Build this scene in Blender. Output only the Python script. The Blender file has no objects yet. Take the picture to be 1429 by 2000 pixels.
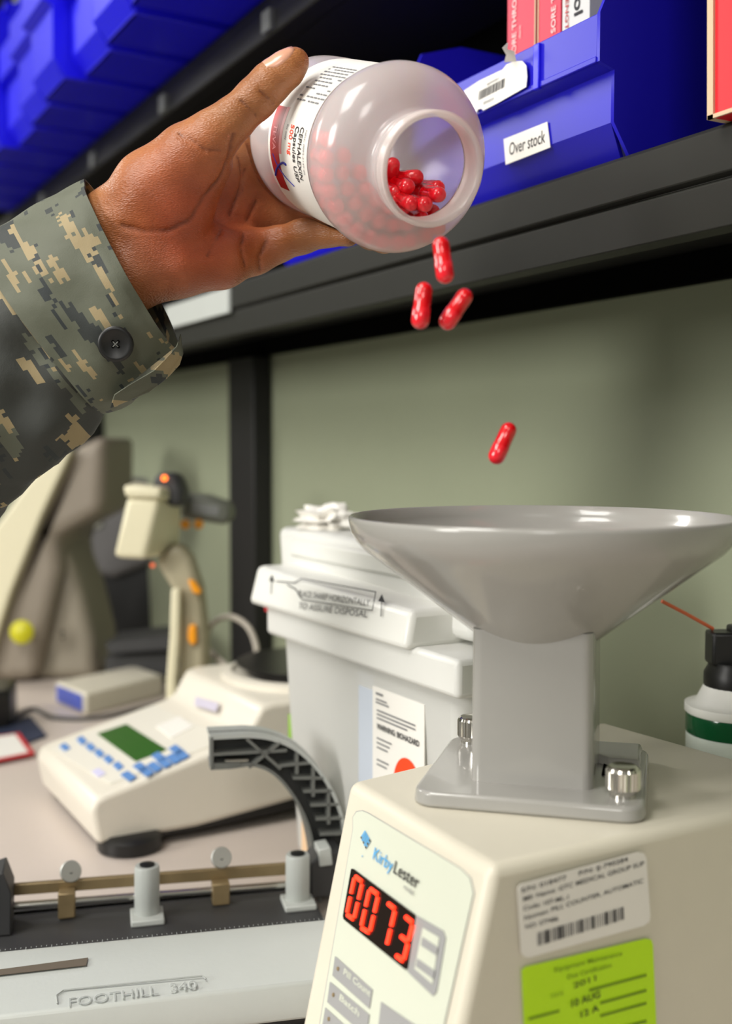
import bpy, bmesh, math, random
import numpy as np
from mathutils import Vector, Matrix
random.seed(4)
C = bpy.context.scene.collection
S = bpy.context.scene
V = Vector
# ------------------------------------------------------------------ camera
TH, PT, FPX, CZ = math.radians(29.3), math.radians(3.38), 2200.0, 1.28
CAM = V((0, 0, CZ))
FW = V((math.cos(PT)*math.sin(TH), math.cos(PT)*math.cos(TH), -math.sin(PT)))
RT = V((math.cos(TH), -math.sin(TH), 0))
UP = V((math.sin(PT)*math.sin(TH), math.sin(PT)*math.cos(TH), math.cos(PT)))
cd = bpy.data.cameras.new('camera'); cam = bpy.data.objects.new('camera', cd); C.objects.link(cam)
cam.matrix_world = Matrix((( RT.x, UP.x, -FW.x, CAM.x), (RT.y, UP.y, -FW.y, CAM.y), (RT.z, UP.z, -FW.z, CAM.z), (0, 0, 0, 1)))
cd.sensor_fit = 'HORIZONTAL'; cd.sensor_width = 36; cd.lens = FPX/1429*36
cd.clip_start = .02; cd.clip_end = 50
cd.dof.use_dof = True; cd.dof.focus_distance = .675; cd.dof.aperture_fstop = 6.2; cd.dof.aperture_blades = 9
S.camera = cam
S.view_settings.view_transform = 'Standard'; S.view_settings.look = 'None'
S.view_settings.gamma = 1; S.view_settings.use_curve_mapping = False
S.view_settings.exposure = 0.14
# ------------------------------------------------------------------ light
w = bpy.data.worlds.new('room_light'); S.world = w; w.use_nodes = True
w.node_tree.nodes['Background'].inputs[0].default_value = (.80, .84, .80, 1)
w.node_tree.nodes['Background'].inputs[1].default_value = .24
def area(name, loc, target, sx, sy, power, col=(1, .975, .925)):
    l = bpy.data.lights.new(name, 'AREA'); l.shape = 'RECTANGLE'; l.size = sx; l.size_y = sy; l.energy = power; l.color = col
    o = bpy.data.objects.new(name, l); C.objects.link(o); o.location = loc
    o.rotation_euler = (V(target)-V(loc)).to_track_quat('-Z', 'Y').to_euler()
area('ceiling_light', (-.85, .4, 2.65), (-.65, .5, 0), .6, 1.2, 30)
area('ceiling_light.001', (-3.4, .6, 2.5), (0, .8, 1.2), .9, 1.8, 120)
area('ceiling_light.002', (-1.2, -1.7, 2.65), (-.2, -.2, 1.1), .6, 1.2, 24)
area('ceiling_light.003', (-1.0, 2.9, 2.65), (-.1, 2.3, 1), .6, 1.2, 34)

# ------------------------------------------------------------------ helpers
def P(px, py, d):
    px = float(px); py = float(py)
    return CAM + float(d)*(FW + RT*((px-714.5)/FPX) + UP*((1000-py)/FPX))
def ray(px, py): return FW + RT*((px-714.5)/FPX) + UP*((1000-py)/FPX)
def PL(px, py, o, n):   # pixel ray against a plane
    r = ray(px, py); return CAM + r*((V(o)-CAM).dot(V(n))/r.dot(V(n)))
def PZ(px, py, z): return PL(px, py, (0, 0, CZ+z), (0, 0, 1))
def PX(px, py, x): return PL(px, py, (x, 0, 0), (1, 0, 0))
def PY(px, py, y): return PL(px, py, (0, y, 0), (0, 1, 0))
def lin(c): return tuple(((x/255)/12.92 if x/255 <= .04045 else ((x/255+.055)/1.055)**2.4) for x in c)
def mat(name, col, rough=.5, metal=0, noise=0, nscale=30, bump=0, bscale=200, spec=.5, trans=0, emit=None, estr=0, coat=0, sss=0):
    m = bpy.data.materials.new(name); m.use_nodes = True
    nt = m.node_tree; b = nt.nodes['Principled BSDF']; c = (*lin(col), 1)
    b.inputs['Base Color'].default_value = c; b.inputs['Roughness'].default_value = rough; b.inputs['Metallic'].default_value = metal
    b.inputs['Specular IOR Level'].default_value = spec; b.inputs['Transmission Weight'].default_value = trans
    b.inputs['Coat Weight'].default_value = coat
    if sss: b.inputs['Subsurface Weight'].default_value = sss; b.inputs['Subsurface Radius'].default_value = (.008, .003, .0015); b.inputs['Subsurface Scale'].default_value = .6
    if emit: b.inputs['Emission Color'].default_value = (*lin(emit), 1); b.inputs['Emission Strength'].default_value = estr
    tc = nt.nodes.new('ShaderNodeTexCoord')
    if noise:
        n = nt.nodes.new('ShaderNodeTexNoise'); n.inputs['Scale'].default_value = nscale; n.inputs['Detail'].default_value = 5
        nt.links.new(tc.outputs['Object'], n.inputs['Vector'])
        mx = nt.nodes.new('ShaderNodeMix'); mx.data_type = 'RGBA'; mx.blend_type = 'MIX'
        mx.inputs['A'].default_value = tuple(x*(1-noise) for x in c[:3])+(1,); mx.inputs['B'].default_value = tuple(min(1, x*(1+noise)) for x in c[:3])+(1,)
        nt.links.new(n.outputs['Fac'], mx.inputs['Factor']); nt.links.new(mx.outputs['Result'], b.inputs['Base Color'])
    if bump:
        n2 = nt.nodes.new('ShaderNodeTexNoise'); n2.inputs['Scale'].default_value = bscale; n2.inputs['Detail'].default_value = 3
        nt.links.new(tc.outputs['Object'], n2.inputs['Vector'])
        bp = nt.nodes.new('ShaderNodeBump'); bp.inputs['Strength'].default_value = bump; bp.inputs['Distance'].default_value = .001
        nt.links.new(n2.outputs['Fac'], bp.inputs['Height']); nt.links.new(bp.outputs['Normal'], b.inputs['Normal'])
    return m
def root(name, loc, label, cat, group=None):
    o = bpy.data.objects.new(name, None); C.objects.link(o); o.location = loc; o.empty_display_size = .02
    o['label'] = label; o['category'] = cat; o['o'] = tuple(loc)
    if group: o['group'] = group
    return o
def mesh(name, vs, fs, m, parent=None, bevel=0, seg=2, sharp=40, smooth=True, label=None, uv=None, recalc=True):
    org = V(parent['o']) if parent is not None and 'o' in parent else V((0, 0, 0))
    if parent is None:
        org = sum((V(v) for v in vs), V((0, 0, 0)))/max(1, len(vs)); org.z = min(v[2] for v in vs)
    me = bpy.data.meshes.new(name); me.from_pydata([V(v)-org for v in vs], [], fs)
    if uv is not None:
        ul = me.uv_layers.new(name='UVMap')
        for l in me.loops: ul.data[l.index].uv = uv[l.vertex_index]
    if recalc:
        bm = bmesh.new(); bm.from_mesh(me); bmesh.ops.recalc_face_normals(bm, faces=bm.faces); bm.to_mesh(me); bm.free()
    if smooth:
        me.polygons.foreach_set('use_smooth', [True]*len(me.polygons)); me.set_sharp_from_angle(angle=math.radians(sharp))
    me.materials.append(m)
    o = bpy.data.objects.new(name, me); C.objects.link(o)
    if parent is not None: o.parent = parent; o['o'] = tuple(org)
    else: o.location = org; o['o'] = tuple(org)
    if bevel:
        b = o.modifiers.new('bevel', 'BEVEL'); b.width = bevel; b.segments = seg; b.limit_method = 'ANGLE'; b.angle_limit = math.radians(30); b.use_clamp_overlap = True
        b.harden_normals = False
    if label: o['label'] = label
    return o
def tag(o, label, cat, group=None):
    o['label'] = label; o['category'] = cat
    if group: o['group'] = group
    return o
class MB:
    def __init__(s): s.v = []; s.f = []
    def add(s, v, f): n = len(s.v); s.v += [V(x) for x in v]; s.f += [[i+n for i in q] for q in f]; return s
    def hexa(s, lo, hi):      # two loops of equal length, capped
        n = len(lo); f = [list(range(n))[::-1], list(range(n, 2*n))]+[[i, (i+1) % n, n+(i+1) % n, n+i] for i in range(n)]
        return s.add(list(lo)+list(hi), f)
    def box(s, x0, x1, y0, y1, z0, z1, fr=None):
        pts = lambda z: [V((x0, y0, z)), V((x1, y0, z)), V((x1, y1, z)), V((x0, y1, z))]
        a, b = pts(z0), pts(z1)
        if fr: a = [fr(p) for p in a]; b = [fr(p) for p in b]
        return s.hexa(a, b)
    def lathe(s, prof, o, ax, n=48, e=None, close=False, cap=True):
        o = V(o); ax = V(ax).normalized(); e1 = (V(e) if e else ax.orthogonal()); e1 = (e1-ax*e1.dot(ax)).normalized(); e2 = ax.cross(e1)
        v = []; f = []; m = len(prof)
        for r, h in prof:
            for k in range(n):
                t = 2*math.pi*k/n; v.append(o+ax*h+(e1*math.cos(t)+e2*math.sin(t))*r)
        for j in range(m-1 if not close else m):
            for k in range(n):
                j2 = (j+1) % m; f.append([j*n+k, j*n+(k+1) % n, j2*n+(k+1) % n, j2*n+k])
        if not close and cap:
            if prof[0][0] > 1e-6: f.append(list(range(n))[::-1])
            if prof[-1][0] > 1e-6: f.append([(m-1)*n+k for k in range(n)])
        return s.add(v, f)
    def cyl(s, a, b, r, n=24, r2=None):
        a = V(a); b = V(b); return s.lathe([(r, 0), (r if r2 is None else r2, (b-a).length)], a, b-a, n)
    def tube(s, pts, r, n=10):
        pts = [V(p) for p in pts]; m = len(pts); v = []; f = []; e = None
        for i, p in enumerate(pts):
            t = (pts[min(i+1, m-1)]-pts[max(i-1, 0)]).normalized()
            e = (t.orthogonal() if e is None else e-t*e.dot(t)).normalized(); e2 = t.cross(e)
            rr = r[i] if isinstance(r, (list, tuple)) else r
            for k in range(n): a = 2*math.pi*k/n; v.append(p+(e*math.cos(a)+e2*math.sin(a))*rr)
        for i in range(m-1):
            for k in range(n): f.append([i*n+k, i*n+(k+1) % n, (i+1)*n+(k+1) % n, (i+1)*n+k])
        f.append(list(range(n))[::-1]); f.append([(m-1)*n+k for k in range(n)])
        return s.add(v, f)
    def rings(s, rings, capa=True, capb=True):
        n = len(rings[0]); v = [p for r in rings for p in r]; f = []
        for i in range(len(rings)-1):
            for k in range(n): f.append([i*n+k, i*n+(k+1) % n, (i+1)*n+(k+1) % n, (i+1)*n+k])
        if capa: f.append(list(range(n))[::-1])
        if capb: f.append([(len(rings)-1)*n+k for k in range(n)])
        return s.add(v, f)
    def out(s, name, m, parent=None, **k): return mesh(name, s.v, s.f, m, parent, **k)
def spline(pts, n=8):
    out = []; P_ = [V(p) for p in pts]; P_ = [P_[0]*2-P_[1]]+P_+[P_[-1]*2-P_[-2]]
    for i in range(1, len(P_)-2):
        a, b, c, d = P_[i-1:i+3]
        for k in range(n):
            t = k/n; out.append(.5*((2*b)+(c-a)*t+(2*a-5*b+4*c-d)*t*t+(3*b-a-3*c+d)*t**3))
    out.append(P_[-2]); return out
def rrect(w, h, r, n=5):   # rounded rectangle outline, centred
    o = []
    for cx, cy, a in ((w/2-r, h/2-r, 0), (-w/2+r, h/2-r, 90), (-w/2+r, -h/2+r, 180), (w/2-r, -h/2+r, 270)):
        for k in range(n+1): t = math.radians(a+90*k/n); o.append((cx+r*math.cos(t), cy+r*math.sin(t)))
    return o
_tc = {}
def glyphs(s, bold=0):
    if (s, bold) in _tc: return _tc[(s, bold)]
    cu = bpy.data.curves.new('t', 'FONT'); cu.body = s; cu.size = 1; cu.resolution_u = 3; cu.offset = bold
    ob = bpy.data.objects.new('t', cu); C.objects.link(ob)
    dg = bpy.context.evaluated_depsgraph_get(); me = bpy.data.meshes.new_from_object(ob.evaluated_get(dg))
    r = ([tuple(v.co[:2]) for v in me.vertices], [list(p.vertices) for p in me.polygons])
    bpy.data.objects.remove(ob); bpy.data.curves.remove(cu); bpy.data.meshes.remove(me)
    _tc[(s, bold)] = r; return r
def text(s, o, right, up, m, parent, height, width=None, fn=None, name='lettering', bold=0, label=None):
    vs, fs = glyphs(s, bold); x0 = min(v[0] for v in vs); x1 = max(v[0] for v in vs)
    ky = height/.7; kx = ky if width is None else width/(x1-x0)
    f = fn or (lambda a, b: V(o)+V(right)*a+V(up)*b)
    return mesh(name, [f((x-x0)*kx, y*ky) for x, y in vs], fs, m, parent, smooth=False, recalc=False, label=label)
def quads(name, rects, fn, m, parent, label=None):   # flat print: (x0,x1,y0,y1)
    b = MB()
    for x0, x1, y0, y1 in rects: b.add([fn(x0, y0), fn(x1, y0), fn(x1, y1), fn(x0, y1)], [[0, 1, 2, 3]])
    return b.out(name, m, parent, smooth=False, recalc=False, label=label)

# ------------------------------------------------------------------ materials
M = dict(
 wall=mat('painted_wall', (146, 152, 128), .45, noise=.05, nscale=9, bump=.15, bscale=400),
 counter=mat('counter_laminate', (202, 190, 181), .38, noise=.04, nscale=300),
 black=mat('black_metal', (16, 15, 15), .55, noise=.2, nscale=40), shelf=mat('charcoal_shelf_metal', (34, 34, 30), .55, noise=.08, nscale=60, spec=.25),
 blackp=mat('black_plastic', (18, 18, 18), .4), dark=mat('dark_plastic', (55, 55, 56), .5, noise=.1),
 blue=mat('blue_plastic', (22, 14, 228), .36, noise=.06, nscale=12), cream=mat('cream_enamel', (213, 207, 190), .38, noise=.02, nscale=50, bump=.05, bscale=900),
 membrane=mat('pale_green_membrane', (204, 208, 192), .4), grey=mat('grey_plastic', (158, 156, 151), .2, coat=.4, noise=.02, nscale=20),
 chrome=mat('chrome', (215, 212, 205), .16, 1), white=mat('white_plastic', (228, 228, 222), .35), paper=mat('label_paper', (236, 233, 226), .5),
 ink=mat('black_ink', (30, 30, 34), .6), inkg=mat('grey_ink', (120, 120, 122), .6), red=mat('red_print', (178, 20, 30), .4), redl=mat('light_red_print', (244, 150, 155), .4),
 pen=mat('blue_pen_ink', (30, 30, 150), .5), orange=mat('orange_print', (255, 70, 20), .5),
 lime=mat('lime_sticker', (190, 236, 0), .55), limed=mat('dark_green_ink', (112, 146, 0), .6), liml=mat('olive_ink', (60, 80, 20), .6),
 led=mat('red_led', (255, 40, 20), .5, emit=(255, 52, 22), estr=2.2), win=mat('display_window', (26, 16, 16), .12), btn=mat('grey_button_print', (152, 152, 152), .45),
 lb=mat('light_blue_print', (60, 160, 220), .5), lcd=mat('green_lcd', (40, 92, 24), .3), key=mat('blue_key', (92, 138, 200), .45),
 ivory=mat('ivory_plastic', (226, 219, 188), .4), amber=mat('amber_plastic', (245, 160, 20), .4), amberled=mat('amber_led', (255, 120, 30), .4, emit=(255, 110, 30), estr=3),
 brass=mat('brass', (158, 138, 102), .4, .5, noise=.2, nscale=80), punch=mat('grey_punch_paint', (186, 190, 186), .4, noise=.03, nscale=40, bump=.1, bscale=300),
 rib=mat('grey_ribbed_plastic', (112, 114, 110), .5), ribd=mat('dark_web', (52, 54, 54), .6),
 pink=mat('carton_pink', (205, 30, 66), .45), redc=mat('carton_red', (226, 26, 40), .45), card=mat('raw_cardboard', (205, 180, 150), .8), cartw=mat('carton_grey_white', (205, 205, 205), .5),
 green=mat('dark_green_band', (0, 70, 36), .15), straw=mat('orange_straw', (205, 100, 60), .4), navy=mat('navy_mat', (40, 48, 72), .7), redf=mat('red_border', (200, 40, 50), .5),
 monitor=mat('beige_grey_case', (140, 130, 116), .5, noise=.04), yellow=mat('yellow_plastic', (200, 195, 20), .4), cable=mat('grey_cable', (180, 172, 160), .5),
 floor=mat('floor_vinyl', (150, 145, 135), .5, noise=.1), bluef=mat('blue_front', (70, 90, 190), .4), nail=mat('fingernail', (214, 158, 130), .3, coat=.3),
 bluedark=mat('deep_blue_plastic', (24, 18, 184), .4, noise=.06, nscale=12), green2=mat('lime_green_edge', (140, 190, 40), .4), peacht=mat('peach_tint', (240, 205, 165), .7), hole=mat('dark_hole', (4, 4, 4), .9, spec=.05))
M['pinkt'] = mat('pale_pink_print', (250, 205, 205), .5)
M['steel'] = mat('dull_steel', (190, 192, 188), .42, .8)
# red gelatin
M['cap'] = mat('red_gelatin', (222, 8, 22), .14, coat=.6)
M['cap2'] = mat('red_gelatin_lighter', (236, 30, 44), .14, coat=.6)
# milky translucent plastics
def milky(name, col, see, rough, tr=.5):
    m = bpy.data.materials.new(name); m.use_nodes = True; nt = m.node_tree; nt.nodes.clear(); N = nt.nodes.new; L = nt.links.new
    out = N('ShaderNodeOutputMaterial'); d = N('ShaderNodeBsdfDiffuse'); t = N('ShaderNodeBsdfTranslucent'); g = N('ShaderNodeBsdfGlossy'); r = N('ShaderNodeBsdfRefraction')
    for q in (d, t, r): q.inputs['Color'].default_value = (*lin(col), 1)
    g.inputs['Roughness'].default_value = rough; r.inputs['IOR'].default_value = 1.03; r.inputs['Roughness'].default_value = .35
    m1 = N('ShaderNodeMixShader'); m1.inputs[0].default_value = tr; L(d.outputs[0], m1.inputs[1]); L(t.outputs[0], m1.inputs[2])
    m2 = N('ShaderNodeMixShader'); m2.inputs[0].default_value = see; L(m1.outputs[0], m2.inputs[1]); L(r.outputs[0], m2.inputs[2])
    lw = N('ShaderNodeLayerWeight'); lw.inputs['Blend'].default_value = .5; pw = N('ShaderNodeMath'); pw.operation = 'POWER'; L(lw.outputs['Facing'], pw.inputs[0]); pw.inputs[1].default_value = 4
    fr = N('ShaderNodeMath'); fr.operation = 'MULTIPLY_ADD'; L(pw.outputs[0], fr.inputs[0]); fr.inputs[1].default_value = .5; fr.inputs[2].default_value = .045
    m3 = N('ShaderNodeMixShader'); L(fr.outputs[0], m3.inputs[0]); L(m2.outputs[0], m3.inputs[1]); L(g.outputs[0], m3.inputs[2]); L(m3.outputs[0], out.inputs[0]); return m
M['pe'] = milky('milky_polyethylene', (254, 248, 246), .42, .16, .42)
M['sharps'] = milky('frosted_polypropylene', (240, 240, 236), .10, .35, .35)
M['sharpsw'] = milky('white_polypropylene', (240, 240, 235), .03, .35, .2)
# digital camouflage
def camo(darker=False):
    m = bpy.data.materials.new('digital_camouflage_cloth'); m.use_nodes = True; nt = m.node_tree; N = nt.nodes.new; L = nt.links.new
    b = nt.nodes['Principled BSDF']; b.inputs['Roughness'].default_value = .62; b.inputs['Specular IOR Level'].default_value = .35
    uv = N('ShaderNodeUVMap')
    sn = N('ShaderNodeVectorMath'); sn.operation = 'SNAP'; sn.inputs[1].default_value = (.0022, .0022, .0022); L(uv.outputs[0], sn.inputs[0])
    def layer(off, sx, sy, det, lo):
        mp = N('ShaderNodeMapping'); mp.inputs['Location'].default_value = off; mp.inputs['Scale'].default_value = (sx, sy, 1); L(sn.outputs[0], mp.inputs[0])
        n = N('ShaderNodeTexNoise'); n.inputs['Scale'].default_value = 1; n.inputs['Detail'].default_value = det; n.inputs['Roughness'].default_value = .62; L(mp.outputs[0], n.inputs[0])
        g = N('ShaderNodeMath'); g.operation = 'GREATER_THAN'; g.inputs[1].default_value = lo; L(n.outputs['Fac'], g.inputs[0]); return g
    def mix(a, bcol, f):
        x = N('ShaderNodeMix'); x.data_type = 'RGBA'; L(f.outputs[0], x.inputs['Factor'])
        if isinstance(a, tuple): x.inputs['A'].default_value = (*lin(a), 1)
        else: L(a.outputs['Result'], x.inputs['A'])
        x.inputs['B'].default_value = (*lin(bcol), 1); return x
    if darker: a = mix((64, 66, 63), (98, 101, 88), layer((5.1, 2.2, 0), 16, 40, 4, .56))  # darker copy for the sleeve body, its shade put into the cloth colour
    else: a = mix((96, 99, 85), (56, 60, 59), layer((3.1, 1.2, 0), 15, 42, 5, .575))
    a = mix(a, (156, 140, 106), layer((7.7, 4.4, 0), 26, 74, 6, .575))
    a = mix(a, (52, 57, 58), layer((1.4, 9.3, 0), 24, 80, 6, .61))
    L(a.outputs['Result'], b.inputs['Base Color'])
    tc = N('ShaderNodeTexCoord'); w1 = N('ShaderNodeTexNoise'); w1.inputs['Scale'].default_value = 22; w1.inputs['Detail'].default_value = 3; L(tc.outputs['Object'], w1.inputs[0])
    w2 = N('ShaderNodeTexNoise'); w2.inputs['Scale'].default_value = 1500; L(tc.outputs['Object'], w2.inputs[0])
    b1 = N('ShaderNodeBump'); b1.inputs['Strength'].default_value = .5; b1.inputs['Distance'].default_value = .005; L(w1.outputs['Fac'], b1.inputs['Height'])
    b2 = N('ShaderNodeBump'); b2.inputs['Strength'].default_value = .3; b2.inputs['Distance'].default_value = .0004; L(w2.outputs['Fac'], b2.inputs['Height']); L(b1.outputs[0], b2.inputs['Normal'])
    L(b2.outputs[0], b.inputs['Normal']); return m
M['camo'] = camo(); M['camoshade'] = camo(True)
# skin: palm / back-of-hand tint from a colour attribute measured on the hand itself
def skin():
    m = bpy.data.materials.new('brown_skin'); m.use_nodes = True; nt = m.node_tree; N = nt.nodes.new; L = nt.links.new
    b = nt.nodes['Principled BSDF']; b.inputs['Roughness'].default_value = .38; b.inputs['Specular IOR Level'].default_value = .5
    b.inputs['Subsurface Weight'].default_value = .07; b.inputs['Subsurface Radius'].default_value = (.006, .002, .001); b.inputs['Subsurface Scale'].default_value = .5
    at = N('ShaderNodeAttribute'); at.attribute_name = 'tint'; tc = N('ShaderNodeTexCoord')
    n = N('ShaderNodeTexNoise'); n.inputs['Scale'].default_value = 45; n.inputs['Detail'].default_value = 6; L(tc.outputs['Object'], n.inputs[0])
    x = N('ShaderNodeMix'); x.data_type = 'RGBA'; x.blend_type = 'MULTIPLY'; x.inputs['Factor'].default_value = 1
    cr = N('ShaderNodeValToRGB'); cr.color_ramp.elements[0].position = .3; cr.color_ramp.elements[0].color = (.72, .66, .62, 1); cr.color_ramp.elements[1].position = .7; cr.color_ramp.elements[1].color = (1.0, 1.0, 1.0, 1)
    L(n.outputs['Fac'], cr.inputs[0]); L(at.outputs['Color'], x.inputs['A']); L(cr.outputs[0], x.inputs['B']); L(x.outputs['Result'], b.inputs['Base Color'])
    mp = N('ShaderNodeMapping'); mp.inputs['Rotation'].default_value = (0, .6, .5); mp.inputs['Scale'].default_value = (1, .45, 2.6); L(tc.outputs['Object'], mp.inputs[0])
    v = N('ShaderNodeTexVoronoi'); v.inputs['Scale'].default_value = 700; L(mp.outputs[0], v.inputs[0])
    n3 = N('ShaderNodeTexNoise'); n3.inputs['Scale'].default_value = 180; n3.inputs['Detail'].default_value = 5; L(mp.outputs[0], n3.inputs[0])
    ad = N('ShaderNodeMath'); ad.operation = 'ADD'; L(v.outputs['Distance'], ad.inputs[0]); L(n3.outputs['Fac'], ad.inputs[1])
    bp = N('ShaderNodeBump'); bp.inputs['Strength'].default_value = .45; bp.inputs['Distance'].default_value = .0007; L(ad.outputs[0], bp.inputs['Height']); L(bp.outputs[0], b.inputs['Normal']); return m
M['skin'] = skin()

# ------------------------------------------------------------------ room
def struct(name, x0, x1, y0, y1, z0, z1, m):
    o = MB().box(x0, x1, y0, y1, z0, z1).out(name, m); o['kind'] = 'structure'; return o
Z = lambda z: CZ+z           # heights are given relative to the lens
CT = -.36                     # counter top
struct('floor', -4, .66, -3.5, 5, -.05, 0, M['floor'])
struct('wall_right', .66, .76, -3.5, 5, 0, 2.8, M['wall'])
struct('ceiling', -4, .76, -3.5, 5.1, 2.8, 2.85, mat('ceiling_tile_white', (215, 214, 208), .8, noise=.05, nscale=60))
struct('wall_back', -4, .66, 5, 5.1, 0, 2.8, M['wall'])
o = MB().box(.02, .659, -1.2, 4.9, Z(CT)-.04, Z(CT)).out('countertop', M['counter'], bevel=.004); tag(o, 'long pinkish beige laminate countertop along the wall', 'counter')
o = MB().box(.08, .659, -1.15, 4.85, 0.0, Z(CT)-.04).out('base_cabinet', M['cream']); tag(o, 'cream cabinet carrying the beige countertop', 'cabinet')

# ------------------------------------------------------------------ shelving
SX, SZ = .492, .181
r = root('wall_shelving', (.6, .9, Z(CT)), 'charcoal metal shelving with long front beams over the countertop', 'shelving')
MB().box(SX+.004, .655, -.9, 4.9, Z(.150), Z(.1795)).out('shelf_board', M['black'], r, bevel=.001)
pr = [(SX, .1235), (SX, .1495), (SX+.003, .1515), (SX-.0025, .1535), (SX-.0025, .178), (SX+.0005, .181), (SX+.018, .181), (SX+.018, .1235)]
b = MB(); b.hexa([V((x, -.9, Z(z))) for x, z in pr], [V((x, 4.9, Z(z))) for x, z in pr]); b.out('front_beam', M['shelf'], r, bevel=.0008)
b = MB(); b.box(.475, .50, -.9, 4.9, Z(.405), Z(.43)); b.box(.482, .494, -.9, 4.9, Z(.43), Z(.452)); b.out('front_beam', M['black'], r, bevel=.002)
MB().box(.36, .40, -.9, 4.9, Z(.69), Z(.76)).out('front_beam', M['black'], r)
MB().box(.50, .655, -.9, 4.9, Z(.405), Z(.415)).out('shelf_board', M['black'], r)
MB().box(.650, .659, -.9, 4.9, Z(.125), Z(1.1)).out('back_panel', M['hole'], r)
for y0, y1, x0 in ((1.442, 1.532, .63), (2.26, 2.38, .62)):
    MB().box(x0, .657, y0, y1, Z(CT), Z(.1235)).out('upright_post', M['black'], r, bevel=.002)
for k in range(9):
    y = .72+k*.31; MB().box(.470, .476, y, y+.02, Z(.408), Z(.428)).out('beam_clip', M['rib'], r)
MB().box(SX-.006, SX-.002, 1.18, 1.39, Z(.148), Z(.176)).out('label_holder', M['punch'], r, bevel=.0005, label='pale grey label holder on the front beam')

# ------------------------------------------------------------------ storage bins
def storage_bin(name, y0, y1, xf, zb, dep, h, hf, label, group=None, lip=True, bm_=None):
    BL = bm_ or M['blue']; Y0, Y1 = y0, y1
    # y0 near end, y1 far end, xf front face; hopper front, sloping side walls
    rt = root(name, (xf+dep/2, (y0+y1)/2, Z(zb)), label, 'bin', group); t = .0028
    Zb = lambda z: Z(zb+z)
    b = MB(); b.box(xf+.014, xf+dep, y0+.006, y1-.006, Zb(0), Zb(.003)); b.out('bin_floor', BL, rt, bevel=.001)
    y0 += t; y1 -= t
    b = MB()   # lower front wall with a bevelled foot
    b.hexa([V((xf+.015, y0+.006, Zb(0))), V((xf+.015+t, y0+.006, Zb(0))), V((xf+.015+t, y1-.006, Zb(0))), V((xf+.015, y1-.006, Zb(0)))],
           [V((xf, y0, Zb(.022))), V((xf+t, y0, Zb(.022))), V((xf+t, y1, Zb(.022))), V((xf, y1, Zb(.022)))])
    b.box(xf, xf+t, y0, y1, Zb(.022), Zb(hf*.64)); b.out('front_wall', BL, rt)
    lx = xf-.012
    b = MB()
    b.hexa([V((xf, y0, Zb(hf*.62))), V((xf+t, y0, Zb(hf*.62))), V((xf+t, y1, Zb(hf*.62))), V((xf, y1, Zb(hf*.62)))],
           [V((lx, y0, Zb(hf*.66))), V((lx+t, y0, Zb(hf*.70))), V((lx+t, y1, Zb(hf*.70))), V((lx, y1, Zb(hf*.66)))])
    b.box(lx, lx+t, y0, y1, Zb(hf*.66), Zb(hf)); b.box(lx-.001, lx+.004, y0, y1, Zb(hf*.655), Zb(hf*.70)); b.out('front_lip', BL, rt, bevel=.0006)
    y0, y1 = Y0, Y1
    prof = [(xf+.015, 0), (xf+dep, 0), (xf+dep, h), (xf+.05, h), (xf+.012, h-.012), (lx, hf), (lx, hf*.66), (xf, hf*.62), (xf, .022)]
    for ya, yb in ((y0, y0+t), (y1-t, y1)):
        MB().hexa([V((x, ya, Zb(z))) for x, z in prof], [V((x, yb, Zb(z))) for x, z in prof]).out('side_wall', BL, rt)
    MB().box(xf+dep-t, xf+dep, y0, y1, Zb(0), Zb(h)).out('back_wall', BL, rt)
    b = MB(); b.box(xf+.02, xf+dep, y0-.004, y0, Zb(h-.014), Zb(h)); b.out('side_rim', BL, rt, bevel=.001)
    return rt
YN, YF = .552, .80
big = storage_bin('storage_bin', YN, YF, .488, SZ, .16, .150, .087, 'blue plastic bin marked Over stock, holding cartons, on the shelf beside the bottle', bm_=M['bluedark'])
def fx(x):  # lettering frame on a plane of constant X seen from the aisle: right = -Y
    return lambda y, z: (lambda a, b_: V((x, y-a, Z(z)+b_)))
# partition rib of the lip, label, barcode sticker
yr = PX(1052, 150, .476).y
MB().box(.4735, .477, yr-.0025, yr+.0035, Z(SZ+.056), Z(SZ+.086)).out('lip_rib', M['blue'], big, bevel=.0008)
pts = [PX(*p, .4872) for p in ((984, 272), (1069, 238), (1075, 288), (988, 322))]
lab = MB().hexa(pts, [p+V((-.0004, 0, 0)) for p in pts]).out('paper_label', M['paper'], big, label='white Over stock label')
o0 = PX(994, 304, .4866); o1 = PX(1064, 277, .4866)
text('Over stock', o0, V((0, -1, 0)), V((0, 0, 1)), M['ink'], big, .0088, width=o0.y-o1.y, bold=.004)
pts = [PX(*p, .4734) for p in ((906, 178), (936, 158), (982, 136), (990, 126), (1004, 120), (1020, 119), (1028, 128), (1030, 150), (1028, 170), (975, 200), (944, 216), (941, 212), (934, 214), (930, 221), (912, 200))]
MB().hexa(pts, [p+V((-.0005, 0, 0)) for p in pts]).out('barcode_sticker', M['paper'], big, label='torn white barcode sticker with a peeled corner')
pts = [PX(986, 122, .4730), PX(1008, 120, .4730), V(PX(1004, 100, .468)), V(PX(990, 96, .462)), V(PX(992, 84, .460)), V(PX(982, 94, .460)), V(PX(990, 108, .468))]
MB().hexa(pts, [p+V((-.0006, .0003, .0002)) for p in pts]).out('peeled_corner', M['paper'], big, label='curled torn sticker corner')
bs = MB(); random.seed(2)
a = PX(934, 196, .4726); e = PX(985, 170, .4726); k = 0
while k < 1:
    wv = random.uniform(.008, .028); p = a.lerp(e, k); q = a.lerp(e, min(1, k+wv)); u = V((0, -.0008, .0062))
    bs.add([p, q, q+u, p+u], [[0, 1, 2, 3]]); k += wv+random.uniform(.01, .03)
bs.out('barcode', M['ink'], big, smooth=False)
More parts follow.
